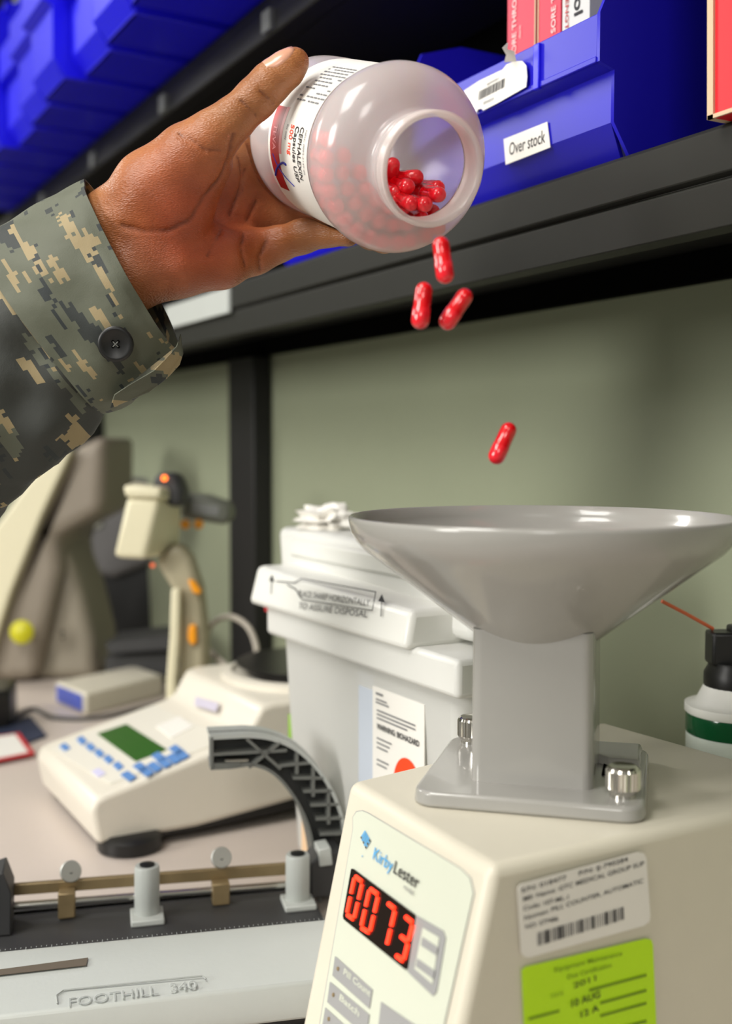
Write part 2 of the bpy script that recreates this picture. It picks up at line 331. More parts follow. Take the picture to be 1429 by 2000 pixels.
text('0000000593', PX(943, 205, .4726), (V(PX(982, 187, .4726))-V(PX(943, 205, .4726))).normalized(), V((0, -.1, 1)), M['inkg'], big, .0022, width=.0128)
text('NEOMYCIN 5', PX(950, 168, .4726), (V(PX(996, 144, .4726))-V(PX(950, 168, .4726))).normalized(), V((0, -.1, 1)), M['ink'], big, .0019, width=.0145)
# cartons inside the bin
def carton(pl, pr_, x, zb, zt, m, label, dep=.055):
    y0 = PX(pr_, 60, x).y; y1 = PX(pl, 60, x).y
    rt = root('medicine_carton', (x+dep/2, (y0+y1)/2, Z(zb)), label, 'box')
    MB().box(x, x+dep, y0, y1, Z(zb), Z(zt)).out('carton_body', m, rt, bevel=.0006); return rt, y0, y1
x = .509
c1, y0, y1 = carton(990, 1046, x, SZ+.004, .375, M['pink'], 'pink red carton printed SORE THR, leftmost in the blue bin')
MB().box(x-.0004, x, y0, y0+.0012, Z(SZ+.01), Z(.374)).out('cut_edge', M['card'], c1)
text('SORE THROAT', V((x-.0006, y1-.0118, Z(.284))), V((0, 0, 1)), V((0, 1, 0)), M['pinkt'], c1, .0050, width=.052, bold=.01)
text('charm', V((x-.0006, y1-.0175, Z(.296))), V((0, 0, 1)), V((0, 1, 0)), M['pinkt'], c1, .0026)
c2, y0, y1 = carton(1050, 1094, x, SZ+.004, .372, M['pink'], 'pink red carton printed SORE, in the middle of the blue bin')
MB().box(x-.0004, x, y1-.0012, y1, Z(SZ+.01), Z(.371)).out('cut_edge', M['card'], c2)
text('SORE THROAT', V((x-.0006, y0+.0048, Z(.288))), V((0, 0, 1)), V((0, 1, 0)), M['pinkt'], c2, .0048, width=.052, bold=.01)
c3, y0, y1 = carton(1097, 1150, x, SZ+.004, .370, M['cartw'], 'grey white carton with large black letters, rightmost in the blue bin')
text('xtra STRENGTH', V((x-.0006, y1-.0040, Z(.336))), V((0, 0, -1)), V((0, -1, 0)), M['red'], c3, .0036, width=.056, bold=.01)
text('cepacol', V((x-.0006, y1-.0135, Z(.342))), V((0, 0, -1)), V((0, -1, 0)), M['ink'], c3, .0088, width=.050, bold=.012)
# red carton at the right
rc = root('medicine_carton', (.52, .34, Z(SZ)), 'large bright red carton standing at the right end of the shelf', 'box')
p0 = PX(1395, 236, .480)
MB().hexa([V((.480, p0.y, Z(SZ))), V((.545, p0.y, Z(SZ))), V((.545, p0.y-.12, Z(SZ))), V((.480, p0.y-.12, Z(SZ)))],
          [V((.480, p0.y+.004, Z(.36))), V((.545, p0.y+.004, Z(.36))), V((.545, p0.y-.12, Z(.36))), V((.480, p0.y-.12, Z(.36)))]).out('carton_body', M['redc'], rc, bevel=.0006)
MB().hexa([V((.4785, p0.y-.0002, Z(SZ))), V((.548, p0.y-.0002, Z(SZ))), V((.548, p0.y+.0042, Z(SZ))), V((.4785, p0.y+.0042, Z(SZ)))],
          [V((.4785, p0.y+.0038, Z(.36))), V((.548, p0.y+.0038, Z(.36))), V((.548, p0.y+.0082, Z(.36))), V((.4785, p0.y+.0082, Z(.36)))]).out('side_panel', M['card'], rc, label='unprinted tan side of the carton')
MB().box(.4785, .4798, p0.y-.12, p0.y+.004, Z(SZ), Z(SZ)+.0022).out('bottom_edge', M['card'], rc)
# low bin behind the hand on the lower shelf
storage_bin('storage_bin', .86, 1.06, .488, SZ, .16, .05, .040, 'low blue bin on the shelf behind the hand and the bottle', lip=False)
# upper row of bins
order = ['first', 'second', 'third', 'fourth', 'fifth', 'sixth', 'seventh', 'eighth', 'ninth', 'tenth', 'eleventh', 'twelfth']
for i in range(12):
    y0 = .80+i*.123
    storage_bin('storage_bin', y0, y0+.112, .366+.012*math.sin(i*2.1), .4525, .27, .215, .135, order[i]+' blue bin of the upper shelf row, counted from its near right end', 'blue bins on the upper shelf')

# ------------------------------------------------------------------ sharps container
sx = .408; yA, yB = .60, .880
r = root('sharps_container', (.53, .78, Z(CT)), 'frosted white sharps container with a biohazard sticker behind the pill counter', 'container')
b = MB(); lo = [V((sx+.012, yA+.012, Z(CT))), V((.490, yA+.012, Z(CT))), V((.490, yB-.006, Z(CT))), V((sx+.010, yB-.006, Z(CT)))]
hi = [V((sx, yA, Z(-.152))), V((.500, yA, Z(-.152))), V((.500, yB, Z(-.152))), V((sx, yB, Z(-.152)))]
b.hexa(lo, hi); b.out('tub', M['sharps'], r, bevel=.014, seg=4)
b = MB(); b.box(sx-.009, .506, yA-.008, yB+.008, Z(-.163), Z(-.137)); b.out('tub_collar', M['sharpsw'], r, bevel=.004, seg=3)
# tilted front flap carrying the instructions
yl = PX(486, 1130, .393).y
b = MB(); b.hexa([V((.392, .645, Z(-.139))), V((.490, .645, Z(-.139))), V((.490, yl, Z(-.139))), V((.392, yl, Z(-.139)))],
                 [V((.399, .648, Z(-.112))), V((.490, .648, Z(-.112))), V((.490, yl-.004, Z(-.105))), V((.399, yl-.004, Z(-.105)))])
b.out('drop_tray', M['white'], r, bevel=.005, seg=3)
MB().box(.405, .46, yl-.045, yl-.006, Z(-.146), Z(-.139)).out('tray_underside', M['redf'], r)
b = MB(); b.hexa([V((.430, .62, Z(-.134))), V((.498, .62, Z(-.134))), V((.498, .925, Z(-.134))), V((.430, .925, Z(-.134)))],
                 [V((.438, .62, Z(-.075))), V((.502, .62, Z(-.075))), V((.502, .950, Z(-.075))), V((.438, .950, Z(-.075)))])
b.out('hinged_lid', M['sharpsw'], r, bevel=.008, seg=3)
MB().box(.432, .438, .64, .91, Z(-.099), Z(-.083)).out('lid_panel', M['white'], r, bevel=.003)
MB().box(.418, .424, yB-.002, yB+.004, Z(-.262), Z(-.235)).out('latch_strip', M['green2'], r)
MB().box(sx+.0015, sx+.004, .718, .742, Z(-.29), Z(-.17)).out('fill_strip', mat('pale_blue_strip', (196, 204, 216), .5), r, bevel=.001)
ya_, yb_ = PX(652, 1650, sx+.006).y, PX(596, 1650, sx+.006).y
MB().box(sx+.002, sx+.02, ya_, yb_, Z(CT)+.001, Z(-.312)).out('peach_patch', M['peacht'], r, bevel=.001, label='peach cardboard insert at the foot of the tub')  # thin patch added on the tub face, standing in for peach contents inside
def slant(px, py, x=0):
    n = V((-1, 0, .24)).normalized(); p = PL(px, py, (.3912, 0, Z(-.139)), n)-V((.0006, 0, 0)); return p
def slant_text(s, a, b_, h, m, **k):
    p, q = slant(*a), slant(*b_); rr = (q-p); text(s, p, rr.normalized(), V((.18, 0, .98)), m, r, h, width=rr.length, **k)
slant_text('PLACE SHARP HORIZONTALLY', (583, 1164), (722, 1184), .0050, M['ink'])
slant_text('TO ASSURE DISPOSAL', (583, 1188), (718, 1206), .0050, M['ink'])
for (x1, ytop, ybot) in ((530, 1122, 1160), (745, 1160, 1204)):
    t, b_ = slant(x1+2, ytop), slant(x1, ybot); uu = (t-b_); sd = V((0, 1, 0))
    MB().add([b_-sd*.0006, b_+sd*.0006, b_+uu*.7+sd*.0006, b_+uu*.7-sd*.0006, b_+uu*.65-sd*.005, t, b_+uu*.65+sd*.005], [[0, 1, 2, 3], [4, 5, 6]]).out('arrow', M['ink'], r, smooth=False)
for ln in ([(541, 1135), (576, 1138), (590, 1130), (735, 1156)], [(562, 1142), (578, 1150), (590, 1170), (728, 1192), (735, 1156)]):
    pp = [slant(*p) for p in ln]; MB().tube(pp, .0004, 4).out('outline_mark', M['ink'], r)
# crumpled white paper on the lid
random.seed(5); b = MB(); pts = []
bm = bmesh.new(); bmesh.ops.create_icosphere(bm, subdivisions=3, radius=1)
cc = V((.468, .905, Z(-.067)))
for v in bm.verts:
    n = v.co.normalized(); k = 1+.28*math.sin(7*n.x+3)*math.cos(9*n.y)+.22*math.sin(13*n.z+5*n.x)+random.uniform(-.08, .08); v.co = cc+V((n.x*.024*k, n.y*.036*k, max(-.0075, n.z*.013*k)))
o = mesh('crumpled_paper', [v.co.copy() for v in bm.verts], [[v.index for v in f.verts] for f in bm.faces], M['paper'], sharp=15); bm.free(); tag(o, 'crumpled white paper lying on the sharps container lid', 'paper')
# biohazard label
q = [PX(*p, sx+.0015) for p in ((729, 1339), (830, 1362), (842, 1560), (738, 1560))]
lw = q[0].y-q[1].y; ztop = q[0].z; yt = q[0].y
bio = MB().box(sx+.0008, sx+.0016, yt-lw, yt, ztop-.115, ztop).out('biohazard_label', M['paper'], r, label='white warning label with an orange biohazard circle')
# tub face leans slightly: print just in front of it
F2 = lambda a, b_: V((sx-.0002+.0004, yt-a*lw, ztop-b_*.115))
quads('fine_print', [(.08, .22, .03, .045), (.08, .3, .07, .08), (.08, .34, .09, .1), (.1, .85, .14, .15), (.1, .85, .165, .175), (.1, .7, .19, .2), (.1, .4, .32, .33), (.1, .36, .35, .36), (.1, .32, .38, .39), (.1, .34, .46, .47), (.1, .3, .49, .5), (.1, .42, .6, .61), (.1, .4, .63, .64)], F2, M['inkg'], bio)
text('WARNING: BIOHAZARD', F2(.1, .265), V((0, -1, 0)), V((0, 0, 1)), M['ink'], bio, .0042, width=lw*.82, bold=.02)
oc = F2(.70, .555)-V((.0002, 0, 0)); R0 = .0215
b = MB(); b.add([oc+V((0, -R0*.86*math.cos(t*math.pi/20), R0*1.0*math.sin(t*math.pi/20))) for t in range(40)], [list(range(40))]); b.out('orange_disc', M['orange'], bio, smooth=False)
b = MB()
for k in range(3):
    a0 = math.pi/2+k*2*math.pi/3; cx, cy = .0062*math.cos(a0), .0062*math.sin(a0)
    for t in range(22):
        t0, t1 = a0-2.55+t*5.1/22, a0-2.55+(t+1)*5.1/22; t0 += math.pi*0; t1 += 0
        f_ = lambda t_, rr: oc+V((-.0003, -(cx+rr*math.cos(t_)), cy+rr*math.sin(t_)))
        th = .0019*(1-abs((t+.5)/22-.5)*1.7)
        b.add([f_(t0+math.pi, .0052), f_(t1+math.pi, .0052), f_(t1+math.pi, .0052+th), f_(t0+math.pi, .0052+th)], [[0, 1, 2, 3]])
for t in range(24):
    t0, t1 = t*math.pi/12, (t+1)*math.pi/12; f_ = lambda t_, rr: oc+V((-.0004, -rr*math.cos(t_), rr*math.sin(t_)))
    b.add([f_(t0, .0050), f_(t1, .0050), f_(t1, .0062), f_(t0, .0062)], [[0, 1, 2, 3]])
b.out('biohazard_symbol', M['ink'], bio, smooth=False)

# ------------------------------------------------------------------ laboratory scale
r = root('bench_scale', (.43, 1.06, Z(CT)), 'white bench scale with a green display and blue keys, left of the sharps container', 'scale')
Y0, Y1 = .956, 1.158; zf = -.307
prof = [(.268, -.349), (.262, -.318), (.266, -.308), (.276, -.3045), (.400, -.274), (.410, -.268), (.424, -.244), (.436, -.2415), (.60, -.2415), (.610, -.246), (.612, -.30), (.60, -.324), (.45, -.339), (.36, -.348)]
b = MB(); b.hexa([V((x_, Y0, Z(z))) for x_, z in prof], [V((x_, Y1, Z(z))) for x_, z in prof]); b.out('housing', mat('scale_white', (222, 216, 202), .35), r, bevel=.006, seg=4)
prof = [(.274, -.348), (.36, -.347), (.45, -.338), (.60, -.323), (.60, -.336), (.45, -.349), (.36, -.353), (.274, -.353)]
b = MB(); b.hexa([V((x_, Y0+.006, Z(z))) for x_, z in prof], [V((x_, Y1-.006, Z(z))) for x_, z in prof]); b.out('underside_tray', M['blackp'], r)
for x_, y_, w_ in ((.300, .966, .029), (.29, 1.135, .014), (.57, .99, .014), (.57, 1.13, .014)):
    MB().lathe([(w_*.85, 0), (w_, .002), (w_, .012), (w_*.8, .0165)], (x_, y_, Z(CT)), (0, 0, 1), 20).out('levelling_foot', M['blackp'], r)
sn = V((-.238, 0, .971)).normalized(); so = V((.276, 0, Z(-.3045)))+sn*.0006
sp = lambda px, py, k=0: PL(px, py, so+sn*k, sn)
def patch(name, pxs, m, k=0, th=.001, **kw):
    a = [sp(*p, k) for p in pxs]; return MB().hexa(a, [p+sn*th for p in a]).out(name, m, r, **kw)
patch('keypad_overlay', [(98, 1464), (300, 1378), (448, 1444), (216, 1532)], mat('overlay_white', (226, 222, 210), .4), -.0004, .0008)
patch('display', [(190, 1434), (247, 1415), (326, 1465), (265, 1488)], M['lcd'], .0004, .0008, label='green liquid crystal display')
def keyq(cx, cy, w_, h_):
    return [(cx-w_, cy-h_*.2), (cx, cy-h_), (cx+w_, cy+h_*.2), (cx, cy+h_)]
for cx, cy in ((160, 1447), (177, 1460), (194, 1472), (212, 1484), (231, 1497)):
    patch('key', keyq(cx, cy, 11, 9), M['key'], .0004)
patch('key', keyq(127, 1460, 11, 8), M['key'], .0004, label='power key')
for (cx, cy) in ((286, 1508), (303, 1499), (322, 1491), (340, 1483), (356, 1475), (252, 1517), (276, 1500), (312, 1480), (346, 1466)):
    patch('key', [(cx-17, cy-3), (cx-3, cy-11), (cx+15, cy+2), (cx+1, cy+10)], M['key'], .0006, .0008)
patch('rating_sticker', [(305, 1420), (350, 1400), (378, 1420), (335, 1443)], M['paper'], .0004)
patch('logo_patch', keyq(193, 1510, 14, 9), mat('lilac_print', (208, 205, 235), .5), .0004)
rp = lambda px, py: PL(px, py, (.404, 0, Z(-.272)), V((-.87, 0, .5)))+V((-.0015, 0, .001))
a = [rp(*p) for p in ((385, 1362), (430, 1375), (425, 1392), (383, 1380))]
MB().hexa(a, [p+V((-.0004, 0, .0003)) for p in a]).out('maker_plate', mat('pale_lilac_plate', (190, 184, 200), .5), r)
# pan
MB().lathe([(.096, 0), (.096, .004), (.090, .007), (.086, .007), (.084, .003), (.082, .003)], (.53, 1.06, Z(-.2415)), (0, 0, 1), 56).out('pan_ring', mat('scale_white2', (222, 216, 202), .35), r)
MB().lathe([(.070, 0), (.070, .007), (.081, .010), (.081, .0115), (.0, .0115)], (.53, 1.06, Z(-.2385)), (0, 0, 1), 56).out('weighing_pan', mat('dark_pan', (44, 42, 40), .3, .5), r)

# ------------------------------------------------------------------ hole punch
r = root('hole_punch', P(300, 1900, .70)-V((0, 0, P(300, 1900, .70).z-Z(CT))), 'grey heavy duty hole punch embossed FOOTHILL 340, beside the pill counter', 'hole punch')
A = PZ(0, 1858, -.325); Bq = PZ(620, 1797, -.325); ux = (Bq-A).normalized(); ux.z = 0; ux.normalize(); uy = V((0, 0, 1)).cross(ux)   # uy points away
L0 = (Bq-A).length
def pf(u, v, z): return A+ux*u+uy*v+V((0, 0, Z(z)-A.z))
def pu(px, py, z): q_ = PZ(px, py, z)-A; return q_.dot(ux), q_.dot(uy)
fr = lambda p: pf(p.x, p.y, p.z-CZ)
vf = (PZ(0, 1985, -.332)-A).dot(uy)
prof = [(0, -.325), (-.008, -.3235), (vf*.5, -.325), (vf, -.332), (vf-.004, -.346), (vf-.003, -.354), (0, -.354)]
b = MB(); b.hexa([pf(-.12, v, z) for v, z in prof], [pf(L0+.02, v, z) for v, z in prof]); b.out('base_cover', M['punch'], r, bevel=.002, seg=3)
b = MB(); b.box(-.12, L0+.015, vf+.002, .134, Z(-.36), Z(-.354), fr); b.out('base_plate', M['blackp'], r)
b = MB(); b.box(-.12, L0+.015, .0, .130, Z(-.354), Z(-.349), fr); b.out('punch_bed', M['dark'], r)
# chip slot
a = [PL(*p, pf(0, vf*.25, -.3238), V((0, 0, 1))) for p in ((-60, 1902), (0, 1894), (172, 1871), (168, 1886), (0, 1905), (-60, 1913))]
MB().hexa(a, [p+V((0, 0, .0003)) for p in a]).out('chip_slot', mat('brown_slot', (96, 86, 74), .8), r, label='long slot in the cover')
# embossed lettering
e0 = PZ(134, 1962, -.3290); e1 = PZ(384, 1926, -.3275)
eu = (e1-e0).normalized(); ev = V((0, 0, 1)).cross(eu); ns = (pf(0, vf, -.332)-pf(0, vf*.5, -.325)).normalized()
ev = -(ns-eu*ns.dot(eu)).normalized(); en = eu.cross(ev)
oo = pf(0, vf*.5, -.325); 
def pe(px, py): return PL(px, py, oo+en*.0004, en)
e0, e1 = pe(134, 1966), pe(384, 1930)
M['emb'] = mat('embossed_paint', (192, 196, 192), .35); M['embd'] = mat('embossed_recess', (160, 164, 161), .5)
text('FOOTHILL  340', e0, (e1-e0).normalized(), ev, M['emb'], r, .0082, width=(e1-e0).length)
text('FOOTHILL  340', e0+en*.0002+ux*.0004-ev*.0003, (e1-e0).normalized(), ev, M['embd'], r, .0082, width=(e1-e0).length, bold=-.012)
MB().tube([pe(*p) for p in ((112, 1960), (110, 1944), (124, 1934), (395, 1906), (402, 1912))], .0005, 6).out('embossed_line', M['embd'], r)
quads('ruler_scale', [(k*.0032, k*.0032+.0004, -.003-(.002 if k % 5 == 0 else 0), -.0012) for k in range(-20, 70)], lambda a_, b_: pf(a_, b_, -.3233), M['embd'], r)
# rail, rod and tall members stand at the back of the bed
v0 = .108
zr = lambda px, py, v: None
def pv(px, py, v=v0):  # pixel on the vertical plane v
    return PL(px, py, pf(0, v, -.3), uy)
def slab(name, px, v, th, m, **kw):
    a_ = [pv(*p, v) for p in px]
    for p in a_: p.z = max(p.z, Z(-.3485))
    return MB().hexa(a_, [p+uy*th for p in a_]).out(name, m, r, **kw)
slab('ruler_rail', [(-80, 1737), (605, 1684), (605, 1706), (-80, 1758)], v0, .005, M['brass'], bevel=.0006, label='brass coloured ruler rail')
p, q_ = pv(-60, 1776, v0-.004), pv(640, 1722, v0-.004); MB().cyl(p, q_, .0028, 16).out('guide_rod', M['chrome'], r)
slab('back_channel', [(-80, 1800), (610, 1738), (610, 1756), (-80, 1832)], v0+.008, .004, M['punch'])
for px, yt_, yb in ((287, 1690, 1800), (581, 1668, 1778)):
    b0, t0 = pv(px, yb, v0-.020), pv(px, yt_, v0-.020); rr = 25/2200*.81
    h_ = MB().lathe([(rr*.8, 0), (rr, .002), (rr, (t0-b0).length-.002), (rr*.92, (t0-b0).length), (rr*.62, (t0-b0).length)], b0, t0-b0, 28).out('punch_head', M['punch'], r, sharp=50)
    MB().lathe([(rr*.60, -.001), (rr*.60, .0012), (rr*.2, .002), (0, .002)], t0, (0, 0, 1), 24).out('punch_pin', M['blackp'], h_)
    MB().cyl(V((b0.x, b0.y, Z(-.3445))), b0, rr*.7, 20).out('punch_shaft', M['blackp'], r)
    u_, v_ = (b0-A).dot(ux), (b0-A).dot(uy)
    b = MB(); b.box(u_-.012, u_+.012, v_-.016, v_+.010, Z(-.349), Z(-.3445), fr); b.out('head_foot', M['punch'], r, bevel=.001)
for px, py, bx in ((138, 1702, 131), (432, 1675, 433)):
    c_ = pv(px, py, v0+.0); n = (CAM-c_).normalized(); n = (n+ux*.25+V((0, 0, .1))).normalized()
    MB().lathe([(.0074, -.0012), (.0080, -.0008), (.0080, .0008), (.0074, .0012)], c_, n, 30).out('thumb_disc', M['steel'], r, sharp=25)
    MB().cyl(pv(px, py+18, v0+.001), c_, .0022, 10).out('screw_stem', M['chrome'], r)
    y1_ = 1757+(287-bx)*.062; slab('stop_clamp', [(bx-18, y1_-20), (bx+16, y1_-23), (bx+16, y1_+26), (bx-18, y1_+30)], v0-.012, .012, M['brass'], bevel=.001)
slab('end_bracket', [(-40, 1722), (6, 1704), (22, 1745), (22, 1850), (-40, 1862)], v0-.030, .032, M['dark'], bevel=.001)
slab('end_bracket', [(606, 1690), (628, 1664), (668, 1661), (668, 1802), (606, 1812)], v0-.016, .028, M['dark'], bevel=.002)
slab('pivot_cap', [(622, 1660), (646, 1655), (650, 1690), (624, 1694)], v0-.018, .020, M['punch'], bevel=.001)
# lever: curved, ribbed on its visible side
ctr = [(412, 1471), (450, 1469), (492, 1466), (530, 1474), (565, 1494), (598, 1530), (624, 1575), (640, 1625), (650, 1690), (655, 1760)]
wid = [33, 33, 31, 33, 36, 38, 38, 37, 35, 33]
vl = v0+.004
def pvl(px, py): return PL(px, py, pf(0, vl, -.3), uy)
outp, inp = [], []
cs = spline([V((*c, 0)) for c in ctr], 5); ws = np.interp(np.linspace(0, 9, len(cs)), range(10), wid)
for i, c_ in enumerate(cs):
    t = (cs[min(i+1, len(cs)-1)]-cs[max(i-1, 0)]).normalized(); n = V((t.y, -t.x, 0))
    outp.append((c_+n*ws[i])); inp.append((c_-n*ws[i]))
tw = .030
lev = MB()
def band(poly, px_off, m, name, th=tw, v=0):
    b = MB(); n_ = len(poly)
    v_ = []
    for i, c_ in enumerate(poly):
        t = (poly[min(i+1, n_-1)]-poly[max(i-1, 0)]).normalized(); nn = V((t.y, -t.x, 0))*px_off
        a_, b_ = pvl(c_.x, c_.y)+uy*v, pvl(c_.x+nn.x, c_.y+nn.y)+uy*v
        v_ += [a_, b_, b_+uy*th, a_+uy*th]
    f_ = [[4*i+k, 4*i+(k+1) % 4, 4*i+4+(k+1) % 4, 4*i+4+k] for i in range(n_-1) for k in range(4)]+[[3, 2, 1, 0], [4*n_-4, 4*n_-3, 4*n_-2, 4*n_-1]]
    return b.add(v_, f_)
b = band(outp, -7, None, ''); b.out('lever_top_flange', M['punch'], r, label='pale outer edge of the curved lever')
lever = bpy.data.objects[-1] if False else None
band(inp, 6, None, '').out('lever_bottom_flange', M['rib'], r)
b = MB(); v_ = []
for a_, c_ in zip(outp, inp): v_ += [pvl(a_.x, a_.y)+uy*.012, pvl(c_.x, c_.y)+uy*.012, pvl(c_.x, c_.y)+uy*.015, pvl(a_.x, a_.y)+uy*.015]
n_ = len(outp); b.add(v_, [[4*i+k, 4*i+(k+1) % 4, 4*i+4+(k+1) % 4, 4*i+4+k] for i in range(n_-1) for k in range(4)]+[[3, 2, 1, 0], [4*n_-4, 4*n_-3, 4*n_-2, 4*n_-1]])
b.out('lever_web', M['ribd'], r, label='dark recessed web of the lever')
ribs = [((414, 1440), (414, 1504)), ((416, 1474), (560, 1466)), ((482, 1444), (548, 1502)), ((548, 1450), (486, 1500)), ((418, 1494), (470, 1494)), ((545, 1496), (608, 1490)), ((580, 1470), (580, 1512)),
        ((573, 1520), (632, 1520)), ((612, 1498), (612, 1556)), ((593, 1546), (650, 1545)), ((642, 1540), (642, 1610)), ((607, 1573), (662, 1571)), ((617, 1600), (668, 1598)), ((625, 1630), (672, 1628))]
for a_, c_ in ribs:
    p, q_ = pvl(*a_), pvl(*c_); t = (q_-p).normalized(); n = t.cross(uy)*.0011
    MB().hexa([p-n, q_-n, q_+n, p+n], [x_+uy*.014 for x_ in (p-n, q_-n, q_+n, p+n)]).out('lever_rib', M['rib'], r)
MB().cyl(pvl(440, 1491)+uy*.006, pvl(486, 1489)+uy*.006, .0024, 12).out('lever_pin', M['chrome'], r, label='short bright pin in the lever')
# paper scrap on the punch
bm = bmesh.new(); bmesh.ops.create_icosphere(bm, subdivisions=2, radius=1); u_, v_ = pu(530, 1795, -.335)
for vv in bm.verts:
    n = vv.co.normalized(); k = 1+random.uniform(-.25, .25); vv.co = pf(u_+n.x*.013*k, .012+n.y*.006*k, -.3435+max(-.004, n.z*.006*k))
o = mesh('paper_scrap', [v.co.copy() for v in bm.verts], [[v.index for v in f.verts] for f in bm.faces], M['paper'], sharp=15); bm.free(); tag(o, 'small white torn paper scrap lying in the hole punch bed', 'paper')
# ------------------------------------------------------------------ pill counter
r = root('pill_counter', P(1000, 1700, .6)-V((0, 0, P(1000, 1700, .6).z-Z(CT))), 'cream pill counting machine reading 0073 under a wide grey funnel', 'counting machine')
def cs2(rr, f, z): return V((CAM.x, CAM.y, 0))+V((math.sin(TH), math.cos(TH), 0))*f+RT*rr+V((0, 0, Z(z)))
TZ = -.187
N_, L_, K_, R_ = (.0560, .490), (-.0096, .619), (.161, .757), (.261, .605)
dl = (-.85*.045, -.5*.045)
top = [cs2(*q, TZ) for q in (N_, R_, K_, L_)]
bot = [cs2(N_[0]+dl[0], N_[1]+dl[1], CT), cs2(*R_, CT), cs2(*K_, CT), cs2(L_[0]+dl[0]*.9, L_[1]+dl[1]*.9, CT)]
MB().hexa(bot, top).out('housing', M['cream'], r, bevel=.0055, seg=5)
# control panel frame: plane through N, L tops and bottoms
pn = (top[3]-top[0]).cross(bot[0]-top[0]).normalized()
if pn.dot(CAM-top[0]) < 0: pn = -pn
def pp(px, py, k=.0004): return PL(px, py, top[0]+pn*k, pn)
def ppatch(name, pts_, m, k=.0004, th=.0005, par=None, **kw):
    a_ = [pp(*p, k) for p in pts_]; return MB().hexa(a_, [p+pn*th for p in a_]).out(name, m, par or r, **kw)
panel = ppatch('control_panel', [(690, 1620), (690, 1596), (697, 1586), (708, 1584), (720, 1589), (900, 1697), (918, 1715), (925, 1745), (850, 2080), (612, 2080)], M['membrane'], .0003, .0004, label='pale green membrane control panel')
ppatch('panel_outline', [(689, 1620), (689, 1596), (696, 1584.5), (708, 1582.5), (720, 1587.5), (900, 1695.5), (919.5, 1714), (926.5, 1745), (851, 2082), (610, 2082)], M['btn'], .0001, .0003)
T = panel
ppatch('display_window', [(687, 1697), (691, 1697), (811, 1786), (812, 1792), (796, 1893), (792, 1893), (672, 1795), (671, 1788)], M['win'], .001, .0006, T, label='black window of the red counter display')
ppatch('count_key', [(814, 1788), (866, 1818), (871, 1832), (853, 1938), (846, 1945), (797, 1898)], M['btn'], .0009, .0004, T, label='grey key beside the display')
ppatch('key_inset', [(826, 1812), (858, 1831), (845, 1922), (810, 1892)], M['membrane'], .0014, .0003, T)
ppatch('key_lettering', [(825, 1830), (855, 1850), (852, 1866), (822, 1846)], M['btn'], .0018, .0002, T)
ppatch('key_lettering', [(815, 1872), (849, 1896), (846, 1912), (812, 1887)], M['btn'], .0018, .0002, T)
for pts_, led in (([(655, 1868), (657, 1869), (728, 1933), (722, 1970), (650, 1905)], (660, 1892)), ([(645, 1918), (647, 1919), (722, 1982), (716, 2025), (640, 1957)], (651, 1943)), ([(636, 1968), (638, 1970), (705, 2030), (700, 2070), (630, 2005)], (642, 1990))):
    ppatch('mode_key', pts_, M['btn'], .0009, .0004, T)
    c_ = pp(*led, .0015); MB().lathe([(.0011, 0), (.0009, .0005), (0, .0006)], c_, pn, 12).out('indicator_lamp', M['brass'], T)
ppatch('mode_key', [(745, 1957), (830, 2015), (820, 2080), (735, 2050)], M['btn'], .0009, .0004, T)
def ptext(s, a_, b_, h, m, **k):
    p, q_ = pp(*a_, .0015), pp(*b_, .0015); rt = (q_-p); u = pn.cross(rt).normalized(); text(s, p, rt.normalized(), u, m, T, h, width=rt.length, **k)
ptext('Kirby', (727, 1677), (764, 1703), .0062, M['lb'], bold=.003)
ptext('Lester', (767, 1704), (815, 1737), .0062, M['ink'], bold=.005)
ptext('model', (787, 1735), (806, 1749), .0024, M['inkg'])
ptext('Pill Count', (670, 1902), (722, 1947), .0030, M['membrane'], bold=.02)
ptext('Batch', (662, 1952), (700, 1986), .0030, M['membrane'], bold=.02)
# checkered diamond logo
g = [pp(*p, .0014) for p in ((712, 1621), (724, 1642), (714, 1659), (703, 1635))]
lb_, bk = MB(), MB()
for i in range(5):
    for j in range(5):
        def q2(s_, t_): return g[0].lerp(g[1], s_).lerp(g[3].lerp(g[2], s_), t_)
        s0, t0 = i/5, j/5; quad = [q2(s0+.02, t0+.02), q2(s0+.18, t0+.02), q2(s0+.18, t0+.18), q2(s0+.02, t0+.18)]
        (bk if (i == 4 or j == 4) and (i+j) % 2 == 0 else lb_).add(quad, [[0, 1, 2, 3]])
lb_.out('logo_diamond', M['lb'], T, smooth=False); bk.out('logo_diamond', M['ink'], T, smooth=False)
p = pp(707, 1672, .0014); MB().lathe([(.0005, 0), (0, .0002)], p, pn, 8).out('logo_dot', M['lb'], T)
# seven segment digits
segs = {'0': 'abcdef', '7': 'abc', '3': 'abcdg'}
dq = [((693, 1711), (708, 1723), (691, 1796), (677, 1786)), ((722, 1735), (739, 1748), (722, 1822), (705, 1812)), ((757, 1764), (772, 1776), (755, 1848), (741, 1837)), ((791, 1790), (807, 1803), (788, 1877), (773, 1866))]
for ch, qd in zip('0073', dq):
    c = [pp(*p, .0020) for p in qd]
    W = lambda s_, t_: c[0].lerp(c[1], s_).lerp(c[3].lerp(c[2], s_), t_)
    pts_ = {'a': ((.1, 0), (.9, 0)), 'b': ((1, .06), (1, .45)), 'c': ((1, .55), (1, .94)), 'd': ((.1, 1), (.9, 1)), 'e': ((0, .55), (0, .94)), 'f': ((0, .06), (0, .45)), 'g': ((.1, .5), (.9, .5))}
    b = MB()
    for s_ in segs[ch]:
        b.tube([W(*pts_[s_][0]), W(*pts_[s_][1])], .00115, 8)
    b.out('display_digit', M['led'], T, label='glowing red digit '+ch)
